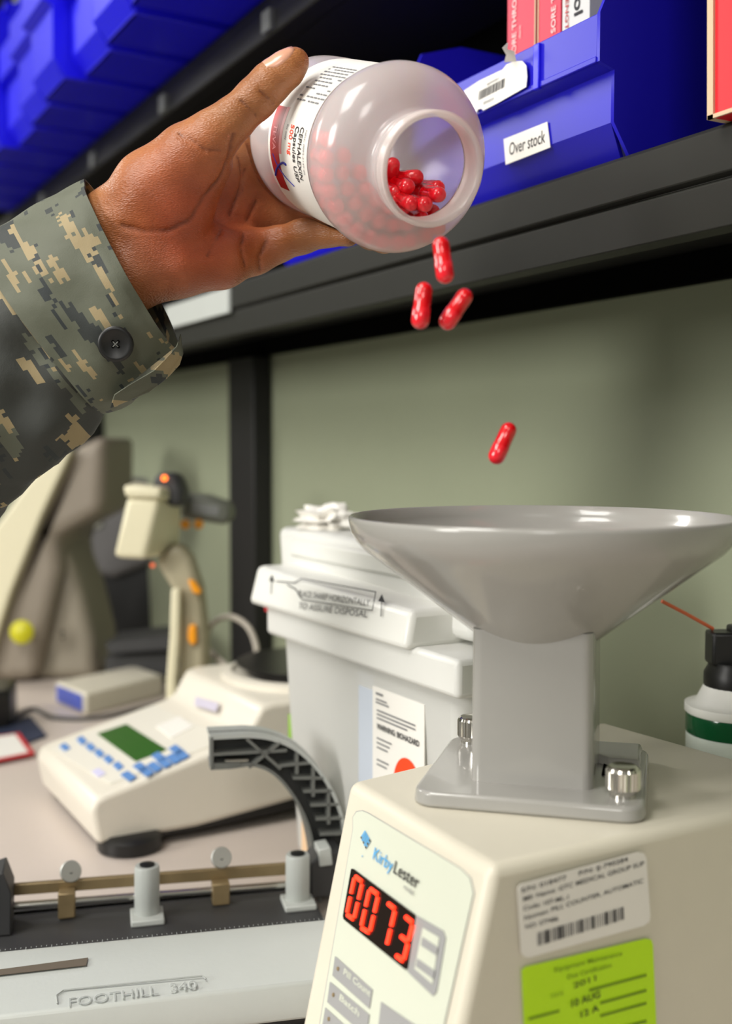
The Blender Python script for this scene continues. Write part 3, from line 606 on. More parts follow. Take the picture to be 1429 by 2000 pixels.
# side face with stickers
fn = (top[1]-top[0]).cross(bot[0]-top[0]).normalized()
fn = (top[1]-top[0]).cross(bot[1]-top[0]).normalized()
if fn.dot(CAM-top[0]) < 0: fn = -fn
def pr2(px, py, k=.0005): return PL(px, py, top[0]+fn*k, fn)
def spatch(name, pts_, m, k=.0005, th=.0003, par=None, **kw):
    a_ = [pr2(*p, k) for p in pts_]; return MB().hexa(a_, [p+fn*th for p in a_]).out(name, m, par or r, **kw)
A2 = spatch('asset_label', [(1010, 1735), (1016, 1727), (1245, 1664), (1256, 1666), (1261, 1675), (1269, 1790), (1267, 1800), (1256, 1808), (1032, 1870), (1022, 1868), (1017, 1860)], M['paper'], .0016, .0003, label='white property sticker with a barcode')
G2 = spatch('inspection_label', [(1018, 1895), (1026, 1888), (1260, 1833), (1271, 1835), (1274, 1845), (1284, 2080), (1026, 2080)], M['lime'], .0012, .0003, label='lime green inspection sticker')
def stext(s, a_, b_, h, m, par, **k):
    p, q_ = pr2(*a_, .0022), pr2(*b_, .0022); rt = q_-p; u = fn.cross(rt).normalized(); text(s, p, rt.normalized(), u, m, par, h, width=rt.length, **k)
stext('S/N: 018477     P/N: IJ-790284', (1018, 1744), (1226, 1682), .0021, M['ink'], A2, bold=.01)
stext('Mfr Name: GTC MEDICAL GROUP SUP', (1022, 1761), (1258, 1690), .0021, M['ink'], A2, bold=.01)
stext('Code: 107-ML-1', (1022, 1779), (1110, 1756), .0021, M['ink'], A2, bold=.01)
stext('Nomen: PILL COUNTER, AUTOMATIC', (1024, 1798), (1256, 1724), .0021, M['ink'], A2, bold=.01)
stext('NO: 577486', (1026, 1815), (1090, 1798), .0021, M['ink'], A2, bold=.01)
random.seed(8); bs = MB(); a_, e_ = pr2(1050, 1848, .0022), pr2(1218, 1796, .0022); k = 0
while k < 1:
    wv = random.choice((.008, .012, .03)); p, q_ = a_.lerp(e_, k), a_.lerp(e_, min(1, k+wv)); u = (pr2(1049, 1822, .0022)-a_)
    bs.add([p, q_, q_+u, p+u], [[0, 1, 2, 3]]); k += wv+random.choice((.006, .012, .02))
bs.out('barcode', M['ink'], A2, smooth=False)
stext('Equipment Maintenance', (1083, 1899), (1215, 1866), .0022, M['limed'], G2, bold=.01)
stext('Due Certification', (1108, 1913), (1194, 1889), .0022, M['limed'], G2, bold=.01)
for x0, y0_, x1, y1_, h in ((1150, 1932, 1262, 1902, 5), (1172, 1957, 1262, 1932, 5), (1172, 1982, 1262, 1957, 5), (1215, 2004, 1262, 1992, 5), (1032, 1988, 1092, 1972, 5)):
    spatch('form_line', [(x0, y0_), (x1, y1_), (x1, y1_+h), (x0, y0_+h)], M['limed'], .0018, .0001, G2)
stext('DATE', (1076, 1950), (1100, 1944), .0018, M['limed'], G2)
stext('2011', (1120, 1931), (1164, 1915), .0026, M['liml'], G2, bold=.01)
stext('10 AUG', (1116, 1968), (1172, 1948), .0034, M['liml'], G2, bold=.02)
stext('12 A', (1134, 1988), (1170, 1974), .0030, M['liml'], G2, bold=.02)
ll = [pp(0, 0)]
# funnel base plate, column, funnel
yaw = TH-math.radians(-15)  # receding direction 15 deg right of the view axis
fy = V((math.sin(TH+math.radians(15)), math.cos(TH+math.radians(15)), 0)); fx_ = V((fy.y, -fy.x, 0))
PC = cs2(.0955, .6165, 0); PC.z = 0
fl = lambda a_, b_, z: PC+fx_*a_+fy*b_+V((0, 0, Z(z)))
ol = rrect(.119, .119, .012)
MB().hexa([fl(a_, b_, TZ+.0002) for a_, b_ in ol], [fl(a_*.985, b_*.985, TZ+.0082) for a_, b_ in ol]).out('funnel_base_plate', M['grey'], r, bevel=.0018, seg=3)
ol = rrect(.0645, .062, .006)
MB().hexa([fl(a_, b_-.004, TZ+.0082) for a_, b_ in ol], [fl(a_*.985, b_-.004, -.097) for a_, b_ in ol]).out('funnel_column', M['grey'], r, sharp=25)
MB().hexa([fl(a_, b_, TZ+.0083) for a_, b_ in ((.035, -.006), (.0375, -.006), (.0375, .022), (.035, .022))], [fl(a_, b_, TZ+.0092) for a_, b_ in ((.035, -.006), (.0375, -.006), (.0375, .022), (.035, .022))]).out('plate_slot', M['hole'], r)
MB().hexa([fl(a_, b_, TZ+.0082) for a_, b_ in ((.038, .010), (.0555, .010), (.0555, .054), (.02, .054), (.02, .03))], [fl(a_, b_, TZ+.0122) for a_, b_ in ((.038, .016), (.054, .016), (.054, .052), (.022, .052), (.022, .032))]).out('plate_step', M['grey'], r, bevel=.001)
prof = [(.0305, -.107), (.0355, -.1030), (.097, -.0565), (.1015, -.0515), (.1042, -.0462), (.1052, -.0405), (.1050, -.0388), (.1040, -.0382), (.1030, -.0388), (.1022, -.0445), (.0992, -.0500), (.0950, -.0545), (.0335, -.1010), (.029, -.1045)]
MB().lathe([(a_, z) for a_, z in prof], PC+V((0, 0, CZ)), (0, 0, 1), 96, close=True).out('funnel', M['grey'], r, sharp=60, label='wide grey plastic funnel')
MB().lathe([(.030, -.1055), (.030, -.100), (0, -.100)], PC+V((0, 0, CZ)), (0, 0, 1), 40).out('funnel_throat', M['dark'], r)
for a_, b_ in ((.0475, -.0395), (-.0445, .0445)):
    o_ = fl(a_, b_, TZ+.0082); n = 28; R1 = .0086
    rg = []
    for h, rr, kn in ((0, .0068, 0), (.0015, .0068, 0), (.0030, .0080, 0), (.0045, R1, 1), (.0135, R1, 1), (.0150, R1*.93, 0), (.0158, R1*.8, 0), (.0152, R1*.55, 0)):
        rg.append([o_+V((math.cos(2*math.pi*k/56), math.sin(2*math.pi*k/56), 0))*(rr*(1+(.035 if k % 2 else -.02)*kn))+V((0, 0, h)) for k in range(56)])
    MB().rings(rg).out('thumb_screw', M['chrome'], r, sharp=20, label='knurled chrome thumb screw')

# ------------------------------------------------------------------ spray can
r0 = P(1437, 1400, .78); base = V((r0.x, r0.y, Z(CT)))
r = root('spray_can', base, 'white duster can with a dark green band and black nozzle, right of the funnel', 'can')
zz = lambda py: (PL(1437, py, base, (FW.x, FW.y, 0))).z-base.z
hs = {k: zz(k) for k in (1240, 1336, 1372, 1392, 1430)}
Rc = .0335
MB().lathe([(Rc-.002, 0), (Rc, .003), (Rc, hs[1430]-.001), (Rc-.001, hs[1430])], base, (0, 0, 1), 48).out('can_body', mat('can_label_white', (196, 205, 196), .3, noise=.08, nscale=90), r)
MB().lathe([(Rc, hs[1430]), (Rc+.0003, hs[1430]+.001), (Rc+.0003, hs[1392]-.001), (Rc, hs[1392])], base, (0, 0, 1), 48).out('colour_band', M['green'], r, label='glossy dark green band')
MB().lathe([(Rc-.001, hs[1392]-.001), (Rc+.0012, hs[1392]+.001), (Rc+.0012, hs[1372]-.001), (Rc-.006, hs[1372]+.001), (.0215, hs[1336]), (.0, hs[1336])], base, (0, 0, 1), 48).out('shoulder_cap', M['white'], r, sharp=50)
b = MB(); h0 = hs[1336]
b.lathe([(.0215, -.004), (.0222, 0), (.0222, .008), (.0195, .013), (.0195, .016)], base+V((0, 0, h0)), (0, 0, 1), 32); b.out('nozzle_collar', M['blackp'], r)
f2 = lambda p: base+RT*p.x+V((FW.x, FW.y, 0)).normalized()*p.y+V((0, 0, p.z))
b = MB(); b.box(-.020, .014, -.010, .010, h0+.014, h0+.037, f2); b.box(-.006, .022, -.008, .008, h0+.030, h0+.041, f2); b.out('trigger', M['blackp'], r, bevel=.002)
MB().tube([P(1392, 1228, .78), P(1340, 1199, .775), P(1292, 1174, .77)], .0013, 10).out('extension_straw', M['straw'], r, label='thin orange extension straw')

# ------------------------------------------------------------------ left background
# barcode scanner standing in its holder
D = 1.30
r = root('barcode_scanner', V((*P(350, 1340, D).xy, Z(CT))), 'ivory handheld barcode scanner with amber buttons, upright in its stand behind the scale', 'scanner')
def ext(name, px, d, th, m, par, **kw):
    a_ = [P(*p, d) for p in px]
    for p in a_: p.z = max(p.z, Z(CT)+.0006)
    nv = V((FW.x, FW.y, 0)).normalized(); return MB().hexa(a_, [p+nv*th for p in a_]).out(name, m, par, **kw)
ext('stand_neck', [(334, 1150), (352, 1150), (350, 1250), (344, 1330), (344, 1452), (322, 1452), (324, 1330), (331, 1240)], D-.01, .012, M['ivory'], r, bevel=.003)
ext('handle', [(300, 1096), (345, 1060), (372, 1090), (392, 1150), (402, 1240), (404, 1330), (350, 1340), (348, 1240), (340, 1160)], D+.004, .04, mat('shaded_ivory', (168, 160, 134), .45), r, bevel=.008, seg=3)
a_ = [P(*p, D-.03) for p in ((247, 972), (312, 972), (283, 1094), (219, 1088))]
c_ = [P(*p, D+.045) for p in ((285, 960), (356, 985), (352, 1075), (300, 1090))]
MB().hexa(a_, c_).out('scanner_head', M['ivory'], r, bevel=.006, seg=3)
a_ = [P(*p, D-.035) for p in ((240, 948), (315, 950), (312, 974), (244, 972))]
c_ = [P(*p, D+.04) for p in ((262, 940), (352, 956), (358, 984), (280, 966))]
MB().hexa(a_, c_).out('nose_rim', M['ivory'], r, bevel=.004)
ext('top_cover', [(296, 950), (300, 928), (326, 922), (346, 930), (358, 960), (356, 990), (330, 990)], D-.005, .05, M['dark'], r, bevel=.006)
ext('rear_body', [(352, 965), (400, 968), (448, 985), (452, 1012), (440, 1026), (352, 1012)], D+.06, .05, mat('grey_green_plastic', (104, 106, 96), .5), r, bevel=.008)
ext('rear_screen', [(374, 980), (428, 988), (426, 1008), (374, 1003)], D+.0595, .001, mat('grey_display', (134, 136, 134), .4), r)
for px, py, rr in ((362, 1024, .006), (388, 1024, .006)):
    MB().lathe([(rr, 0), (rr*.9, .003), (0, .004)], P(px, py, D+.055), -FW, 16).out('amber_button', M['amber'], r)
ext('amber_button', [(366, 1132), (378, 1134), (394, 1156), (388, 1162), (376, 1158)], D-.002, .01, M['amber'], r, bevel=.002)
ext('amber_button', [(368, 1222), (382, 1220), (384, 1256), (374, 1262), (366, 1250)], D-.002, .01, M['amber'], r, bevel=.002)
MB().lathe([(.0032, 0), (.0028, .001), (0, .0014)], P(321, 934, D-.012), -FW, 20).out('status_lamp', M['amberled'], r, label='glowing amber lamp on top')
MB().lathe([(.0026, 0), (.0022, .001), (0, .0014)], P(298, 1104, D-.012), -FW, 20).out('status_lamp', mat('dim_amber_led', (235, 120, 80), .4, emit=(230, 90, 50), estr=.8), r)
MB().lathe([(.045, 0), (.045, .006), (.03, .010)], V((*P(344, 1340, D).xy, Z(CT))), (0, 0, 1), 30).out('stand_foot', M['ivory'], r, bevel=.001)
# cable behind the scale
b = MB().tube(spline([P(*p) for p in ((440, 1300, 1.32), (405, 1262, 1.36), (412, 1222, 1.36), (446, 1204, 1.34), (482, 1222, 1.32), (500, 1262, 1.31), (498, 1300, 1.30), (492, 1370, 1.33), (480, 1452, 1.35))], 8), .0035, 10)
tag(b.out('looped_cable', M['cable']), 'pale looped cable rising behind the scale pan', 'cable')
b = MB().tube(spline([PZ(0, 1420, CT+.003), PZ(60, 1385, CT+.003), PZ(110, 1402, CT+.003), PZ(200, 1400, CT+.003), PZ(318, 1372, CT+.003)], 8), .0028, 8)
tag(b.out('flat_cable', M['dark']), 'thin dark cable lying on the countertop by the white blue box', 'cable')
# white box with blue front
q = [PZ(108, 1372, CT), PZ(168, 1398, CT), PZ(318, 1358, CT), PZ(262, 1338, CT)]
r = root('network_box', (q[0]+q[2])/2, 'small off white box with a blue end, behind the keypad end of the scale', 'box')
hh = V((0, 0, .030))
MB().hexa(q, [p+hh for p in q]).out('case', M['cream'], r, bevel=.004, seg=3)
e = (q[1]-q[0]); nrm = V((0, 0, 1)).cross(e).normalized(); nrm = nrm if nrm.dot(CAM-q[0]) > 0 else -nrm
s0, s1 = q[0]+e*.08+nrm*.0005, q[0]+e*.9+nrm*.0005
MB().hexa([s0+V((0, 0, .004)), s1+V((0, 0, .004)), s1+V((0, 0, .026)), s0+V((0, 0, .026))], [p+nrm*.001 for p in (s0+V((0, 0, .004)), s1+V((0, 0, .004)), s1+V((0, 0, .026)), s0+V((0, 0, .026)))]).out('front_plate', M['bluef'], r, label='blue end plate')
# papers at the left edge
q = [PZ(-160, 1450, CT), PZ(60, 1402, CT), PZ(92, 1440, CT), PZ(-120, 1520, CT)]
tag(MB().hexa(q, [p+V((0, 0, .003)) for p in q]).out('desk_mat', M['navy'], bevel=.001), 'dark navy mat at the left end of the countertop', 'mat')
q = [PZ(-140, 1460, CT+.004), PZ(38, 1434, CT+.004), PZ(68, 1474, CT+.004), PZ(-120, 1512, CT+.004)]
r = root('framed_notice', q[0].lerp(q[2], .5), 'white notice with a red border lying on the navy mat', 'notice')
MB().hexa(q, [p+V((0, 0, .002)) for p in q]).out('red_border', M['redf'], r)
cq = (q[0]+q[1]+q[2]+q[3])/4; q2_ = [cq+(p-cq)*.88+V((0, 0, .0022)) for p in q]
MB().hexa(q2_, [p+V((0, 0, .0006)) for p in q2_]).out('white_sheet', M['paper'], r)
b = MB(); q = [PZ(-90, 1440, CT), PZ(22, 1424, CT), PZ(34, 1395, CT), PZ(-60, 1400, CT)]
b.hexa(q, [p+V((0, 0, .05)) for p in q]); tag(b.out('black_stapler', M['blackp'], bevel=.006, seg=3), 'black object at the left edge of the countertop', 'stapler')
# monitor
D = 1.70
r = root('computer_monitor', V((*P(60, 1320, D).xy, Z(CT))), 'beige grey monitor seen from its side, left of the barcode scanner', 'monitor')
def ext2(name, px, d, th, m, **kw): return ext(name, px, d, th, m, r, **kw)
ext2('screen_bezel', [(-160, 1330), (-60, 1100), (60, 935), (128, 875), (140, 880), (80, 1010), (20, 1160), (-30, 1320)], D-.02, .03, M['ivory'], bevel=.008, seg=3)
ext2('rear_housing', [(-60, 1334), (16, 1160), (78, 1010), (136, 880), (206, 846), (204, 1000), (110, 1050), (120, 1110), (70, 1330)], D, .22, M['monitor'], bevel=.02, seg=4)
ext2('swivel_base', [(-60, 1440), (-40, 1250), (60, 1120), (110, 1050), (130, 1078), (162, 1160), (184, 1250), (190, 1330), (150, 1352), (60, 1390)], D+.03, .16, mat('beige_case_dark', (142, 134, 118), .5), bevel=.02, seg=4)
b = MB()
for k in range(6):
    for j in range(4):
        p = [P(96+j*8+dx, 1232+k*11+dy, D+.029) for dx, dy in ((0, 0), (5, 0), (5, 6), (0, 6))]; b.hexa(p, [x_+FW*.002 for x_ in p])
b.out('vent_slots', M['hole'], r)
MB().lathe([(.014, 0), (.018, .004), (.012, .010), (0, .012)], P(44, 1234, D-.022), -FW, 20).out('yellow_knob', M['yellow'], r, label='round yellow sticker knob')
# grey printer and black tower
D = 2.05
r = root('label_printer', V((*P(190, 1100, D).xy, Z(CT))), 'dark grey rounded printer with a light panel, between the monitor and the scanner', 'printer')
ext('case', [(116, 945), (140, 930), (300, 936), (318, 960), (300, 1100), (220, 1130), (160, 1120), (120, 1050)], D, .10, mat('mid_grey_case', (100, 98, 98), .45), r, bevel=.02, seg=4)
ext('front_panel', [(128, 968), (196, 962), (200, 1030), (140, 1048)], D-.004, .006, mat('pale_panel', (134, 134, 124), .5), r, bevel=.002)
ext('side_trim', [(114, 985), (128, 980), (136, 1062), (118, 1050)], D-.006, .01, mat('silver_trim', (170, 168, 174), .3), r, bevel=.002)
ext('support_column', [(150, 1100), (330, 1090), (330, 1330), (150, 1330)], D+.02, .07, M['blackp'], r)
D = 1.66
o = ext('paper_tray', [(206, 1256), (330, 1240), (334, 1252), (330, 1268), (212, 1276)], D, .10, M['dark'], None); 
tag(o, 'grey flat tray lying behind the white blue box', 'tray')
o = ext('document_stack', [(206, 1284), (334, 1276), (334, 1320), (206, 1320)], D+.02, .10, M['dark'], None)
tag(o, 'dark stack of documents under the grey tray', 'papers')

# ------------------------------------------------------------------ bottle
def K3(x, y, d): return CAM+RT*x+UP*y+FW*d
BB = K3(-.0313, .2480, .742); ax = (RT*.398+UP*-.390+FW*-.842).normalized(); RB = .0500
e1 = (V((0, 0, -1))-ax*ax.dot(V((0, 0, -1)))).normalized(); e2 = ax.cross(e1)
r = root('pill_bottle', BB, 'milky white plastic medicine bottle tipped to pour red capsules', 'bottle')
SM = .170
prof = [(0, .002), (.030, .002), (.042, 0), (.046, .001), (.0484, .004), (.0495, .010), (.0495, .028), (.0488, .031), (.0488, .1105), (.0496, .1130), (.0512, .1175), (.0522, .1240), (.0517, .1305), (.0490, .1375), (.0440, .1435), (.0370, .1480), (.0310, .1500), (.0282, .1515),
        (.0278, .1540), (.0278, .1555), (.0290, .1565), (.0290, .1580), (.0280, .1590), (.0280, .1615), (.0300, .1625), (.0300, .1645), (.0285, .1655), (.0285, SM-.0014), (.0302, SM-.001), (.0303, SM), (.0297, SM+.0006), (.0272, SM+.0006), (.0266, SM-.001),
        (.0266, .1570)]
MB().lathe(prof, BB, ax, 96, e=e1, cap=False).out('bottle_body', M['pe'], r, sharp=80)
def bhit(px, py, R=.0495):
    d = ray(px, py); dp = d-ax*d.dot(ax); op = (CAM-BB); op = op-ax*op.dot(ax)
    A_, B_, C_ = dp.dot(dp), 2*dp.dot(op), op.dot(op)-R*R; D_ = max(0, B_*B_-4*A_*C_)
    t = (-B_-math.sqrt(D_))/(2*A_); p = CAM+d*t-BB; return p.dot(ax), math.atan2(p.dot(e2), p.dot(e1))
def bp(s_, ph, R): return BB+ax*s_+(e1*math.cos(ph)+e2*math.sin(ph))*R
sR, ph0 = bhit(590, 300); sL = bhit(527, 280)[0]
_, phT = bhit(640, 128); _, phB = bhit(600, 395)
sg = 1 if bhit(575, 345)[1] > bhit(575, 250)[1] else -1
sR = .1095; sL = .042
def cpatch(name, s0, s1, p0, p1, R, m, par, n=40, **kw):
    vs = []; fs = []
    for i in range(n+1):
        ph = p0+(p1-p0)*i/n
        for s_ in (s0, s1): vs.append(bp(s_, ph, R))
    for i in range(n): fs.append([2*i, 2*i+1, 2*i+3, 2*i+2])
    return mesh(name, vs, fs, m, par, recalc=False, **kw)
lab = cpatch('paper_label', sL, sR, ph0-sg*1.75, ph0+sg*1.30, .04915, M['paper'], r, 60, label='white wraparound label reading CEPHALEXIN Capsules USP 500 mg')
phs = lambda px, py: bhit(px, py)[1]
cpatch('red_band', sL+.004, sL+.020, phs(545, 205), phs(552, 368), .04925, M['red'], lab)
cpatch('light_band', sL+.020, sL+.0245, phs(550, 205), phs(545, 300), .04925, M['redl'], lab)
def ctext(s_, sb, pa, pb, h, m, **k):
    R = .0494; wd = abs(pb-pa)*R
    text(s_, None, None, None, m, lab, h, width=wd, fn=lambda a_, b_: bp(sb+b_, pa+sg*a_/R, R), **k)
ctext('NDC 0093-3147-05', .1030, phs(590, 252), phs(584, 338), .0022, M['inkg'])
ctext('CEPHALEXIN', .0945, phs(582, 246), phs(584, 350), .0056, M['ink'], bold=.012)
ctext('Capsules USP', .0865, phs(575, 245), phs(577, 354), .0056, M['ink'], bold=.012)
ctext('500 mg', .0785, phs(568, 242), phs(562, 302), .0056, M['orange'], bold=.012)
ctext('Rx only', .0715, phs(552, 240), phs(546, 270), .0028, M['inkg'])
ctext('TEVA', sL+.009, phs(532, 240), phs(526, 290), .006, M['redl'], bold=.01)
random.seed(3); vs = MB()
pA, pB = phs(620, 200), phs(690, 135)
for k in range(11):
    ph = pA+(pB-pA)*k/10; s_ = .070
    while s_ < .105:
        l_ = random.uniform(.002, .006)
        if random.random() < .8: vs.add([bp(s_, ph, .0494), bp(s_+l_, ph, .0494), bp(s_+l_, ph+.020, .0494), bp(s_, ph+.020, .0494)], [[0, 1, 2, 3]])
        s_ += l_+.0012
vs.out('fine_print', M['inkg'], lab, smooth=False)
ink = [bhit(*p) for p in ((558, 322), (552, 318), (545, 322), (540, 330), (538, 342))]
MB().tube(spline([bp(a_, b_, .0494) for a_, b_ in ink], 6), .0007, 6).out('pen_mark', M['pen'], lab, label='blue handwritten stroke')
ink = [bhit(*p) for p in ((532, 300), (541, 322), (556, 345), (574, 364))]
MB().tube(spline([bp(a_, b_, .0494) for a_, b_ in ink], 6), .0003, 6).out('pen_mark', M['pen'], lab)

# ------------------------------------------------------------------ capsules
CL, CR = .0222, .0042
def capsule_mesh():
    prof = []; n = 8
    for k in range(n+1): t = math.pi/2*k/n; prof.append((CR*math.sin(t)*.97, -CL/2+CR-CR*math.cos(t)))
    prof += [(CR*.97, .0010), (CR*1.03, .0012)]
    for k in range(n, -1, -1): t = math.pi/2*k/n; prof.append((CR*math.sin(t)*1.03, CL/2-CR+CR*math.cos(t)))
    b = MB().lathe(prof, (0, 0, 0), (0, 0, 1), 24)
    me = bpy.data.meshes.new('capsule'); me.from_pydata(b.v, [], b.f); me.polygons.foreach_set('use_smooth', [True]*len(me.polygons)); me.set_sharp_from_angle(angle=math.radians(60))
    me.materials.append(M['cap']); me.materials.append(M['cap2'])
    for p in me.polygons: p.material_index = 1 if sum(me.vertices[v].co.z for v in p.vertices)/len(p.vertices) > .0011 else 0
    return me
cm = capsule_mesh()
def capsule(loc, d, label, group=None):
    o = bpy.data.objects.new('capsule', cm); C.objects.link(o); o.location = loc; o.rotation_euler = V(d).to_track_quat('Z', 'Y').to_euler()
    tag(o, label, 'capsule', group); return o
def bs_at(px, py, s_): return PL(px, py, BB+ax*s_, ax)
def cam_dir(x, y, z): return RT*x+UP*y+FW*z
for (px, py, s_, d, lb) in (
    (803, 398, .158, (.1, -.05, -1), 'red capsule lying lowest left inside the bottle mouth'),
    (832, 405, .162, (.05, .12, -1), 'red capsule end at the bottom centre of the bottle mouth'),
    (862, 386, .160, (.15, .2, -1), 'red capsule end at the lower right inside the bottle mouth'),
    (797, 365, .146, (.1, -.1, -1), 'red capsule end above the lowest left one in the bottle mouth'),
    (845, 376, .148, (-.1, .1, -1), 'red capsule behind the two lowest in the bottle mouth'),
    (822, 372, .135, (.3, .1, -1), 'dark red capsule end deep in the middle of the bottle mouth'),
    (790, 347, .132, (1, -.05, -.3), 'red capsule lying crosswise at the top of the heap in the bottle mouth'),
    (884, 388, .140, (.6, .2, -1), 'red capsule partly hidden at the right of the bottle mouth'),
    (774, 378, .140, (.15, -.3, -1), 'red capsule against the left inside of the bottle mouth'),
    (764, 345, .128, (.1, .8, -.6), 'red capsule tip at the left edge of the bottle mouth')):
    s_ -= .008; p = bs_at(px, py, s_); rel = p-(BB+ax*s_); mr = .0212 if s_ > .147 else .028
    if rel.length > mr: p = BB+ax*s_+rel.normalized()*mr
    dd = cam_dir(*d) if abs(d[2]) < .9 else (ax+RT*d[0]*.5+UP*d[1]*.5)
    if abs(d[2]) >= .9: p = p-dd.normalized()*(CL*.35)
    capsule(p, dd, lb)
random.seed(11)
gl = 'red capsule in the heap seen through the milky bottle wall'
for i in range(4):
    for k in range(9):
        ph = (k-4)*.215; s_ = .030+i*.0262+random.uniform(-.001, .001)
        capsule(bp(s_, ph, .0428), ax+e2*random.uniform(-.05, .05), gl, 'capsules heaped inside the bottle')
for i in range(3):
    for k in range(6):
        ph = (k-2.5)*.285; capsule(bp(.044+i*.026, ph, .0337), ax+e2*random.uniform(-.1, .1), gl, 'capsules heaped inside the bottle')
pl_ = bhit(640, 380)[1]; pc_ = pl_*.45
for i, (sx_, rr_, n_, st) in enumerate(((.1235, .0452, 13, .2), (.1225, .0355, 9, .26), (.1240, .026, 5, .36))):
    for k in range(n_):
        capsule(bp(sx_+random.uniform(-.0008, .0008), pc_+(k-(n_-1)/2)*st, rr_), ax+e2*random.uniform(-.05, .05), gl, 'capsules heaped inside the bottle')
capsule(P(865, 508, .535), cam_dir(.14, -1, .1), 'red capsule falling just below the bottle mouth')
capsule(P(824, 597, .535), cam_dir(-.12, -1, .1), 'red capsule falling left of the pair below the bottle')
capsule(P(890, 604, .540), cam_dir(-.62, -.9, .2), 'tilted red capsule falling right of the pair below the bottle')
capsule(P(981, 866, .560), cam_dir(-.42, -.95, .1), 'lowest falling red capsule just above the funnel')

# ------------------------------------------------------------------ hand (one continuous surface from a smooth distance field)
def K(px, py, d): return np.array([(px-714.5)/FPX*d, (1000-py)/FPX*d, d], dtype=np.float32)
def tocam(v): v = v-CAM; return np.array([v.dot(RT), v.dot(UP), v.dot(FW)], dtype=np.float32)
hgrid = .0013
lo = np.array([-.245, .105, .600], np.float32); hi = np.array([.055, .292, .835], np.float32)
nx, ny, nz = [int(v) for v in np.ceil((hi-lo)/hgrid)]
GX, GY, GZ = np.meshgrid(lo[0]+hgrid*np.arange(nx, dtype=np.float32), lo[1]+hgrid*np.arange(ny, dtype=np.float32), lo[2]+hgrid*np.arange(nz, dtype=np.float32), indexing='ij')
def cone(a, b, ra, rb, G=None):
    X, Y, Z_ = G if G else (GX, GY, GZ)
    d = b-a; l = float(d@d); t = ((X-a[0])*d[0]+(Y-a[1])*d[1]+(Z_-a[2])*d[2])/l; np.clip(t, 0, 1, out=t)
    q = (X-a[0]-t*d[0])**2; q += (Y-a[1]-t*d[1])**2; q += (Z_-a[2]-t*d[2])**2
    return np.sqrt(q)-(ra+(rb-ra)*t)
def smin(a, b, k):
    h = np.clip(.5+.5*(b-a)/k, 0, 1); return b+(a-b)*h-k*h*(1-h)
def chain(pts, k=.004):
    f = None
    for (p, q) in zip(pts[:-1], pts[1:]):
        c = cone(K(*p[:3]), K(*q[:3]), p[3], q[3]); f = c if f is None else smin(f, c, k)
    return f
def cfr(s_, ph, R): return tocam(bp(s_, ph, R))
HAND = dict(
 arm1=[(-40, 590, .70, .028), (120, 500, .695, .0245), (222, 436, .690, .0215)],
 arm2=[(20, 690, .70, .026), (190, 590, .695, .0225), (268, 532, .690, .0200)],
 thenar=[(236, 438, .688, .0215), (300, 372, .676, .0240), (372, 306, .664, .0195), (416, 268, .657, .0145)],
 thenar2=[(262, 478, .690, .020), (345, 400, .680, .0225), (405, 318, .672, .015)],
 thumb=[(412, 268, .657, .0142), (452, 236, .655, .0122), (500, 192, .653, .0116), (528, 162, .652, .0112), (560, 136, .651, .0098), (576, 121, .651, .0082)],
 hypo=[(275, 520, .692, .0200), (345, 512, .694, .0215), (430, 505, .706, .0185), (496, 492, .722, .0135)],
 m2=[(280, 440, .700, .018), (380, 370, .715, .0165), (462, 305, .735, .0135)],
 m3=[(285, 470, .702, .018), (400, 425, .722, .0150), (490, 370, .748, .0135)],
 m4=[(290, 500, .702, .018), (400, 465, .720, .0145), (500, 430, .748, .0135)],
)
fingers = [
 [(462, 305, .735, .0135), (500, 262, .765, .0115)]+['b', (.066, 1.0), (.100, 1.15), (.122, 1.0)],
]
f = None
for k_, rr in (('arm1', .01), ('arm2', .012), ('m2', .012), ('m3', .012), ('m4', .012), ('hypo', .012), ('thenar2', .010), ('thenar', .007)):
    c = chain(HAND[k_]); f = c if f is None else smin(f, c, rr)
f = smin(f, chain(HAND['thumb']), .006)
# fingers wrapping the far side of the bottle
phb = math.atan2((FW-ax*FW.dot(ax)).dot(e2), (FW-ax*FW.dot(ax)).dot(e1))   # direction round the bottle that faces away
def fchain(start, steps, k=.004):
    pts = [K(*start[:3])]; rad = [start[3]]
    for s_, ph, ra in steps: pts.append(tocam(bp(s_, ph, .0495+ra*.96))); rad.append(ra)
    out = None
    for i in range(len(pts)-1):
        c = cone(pts[i], pts[i+1], rad[i], rad[i+1]); out = c if out is None else smin(out, c, k)
    return out
pd = phb
sgn = 1 if math.sin(-pd) > 0 else -1   # towards e1 (down)
for start, steps in (((462, 305, .737, .0135), [(.020, pd-sg*0, .0115), (.055, pd-.15, .0105), (.085, pd-.2, .009)]),
                     ((490, 372, .750, .0135), [(.012, pd*.86, .0120), (.050, pd*.80, .0108), (.082, pd*.78, .0092)]),
                     ((500, 430, .748, .0132), [(.014, pd*.62, .0115), (.045, pd*.55, .0105), (.072, pd*.50, .009)])):
    f = smin(f, fchain(start, steps), .005)
f = smin(f, chain([(496, 492, .722, .0135), (540, 478, .722, .0112), (590, 462, .714, .0104), (642, 452, .704, .0092), (680, 460, .696, .0068)]), .006)
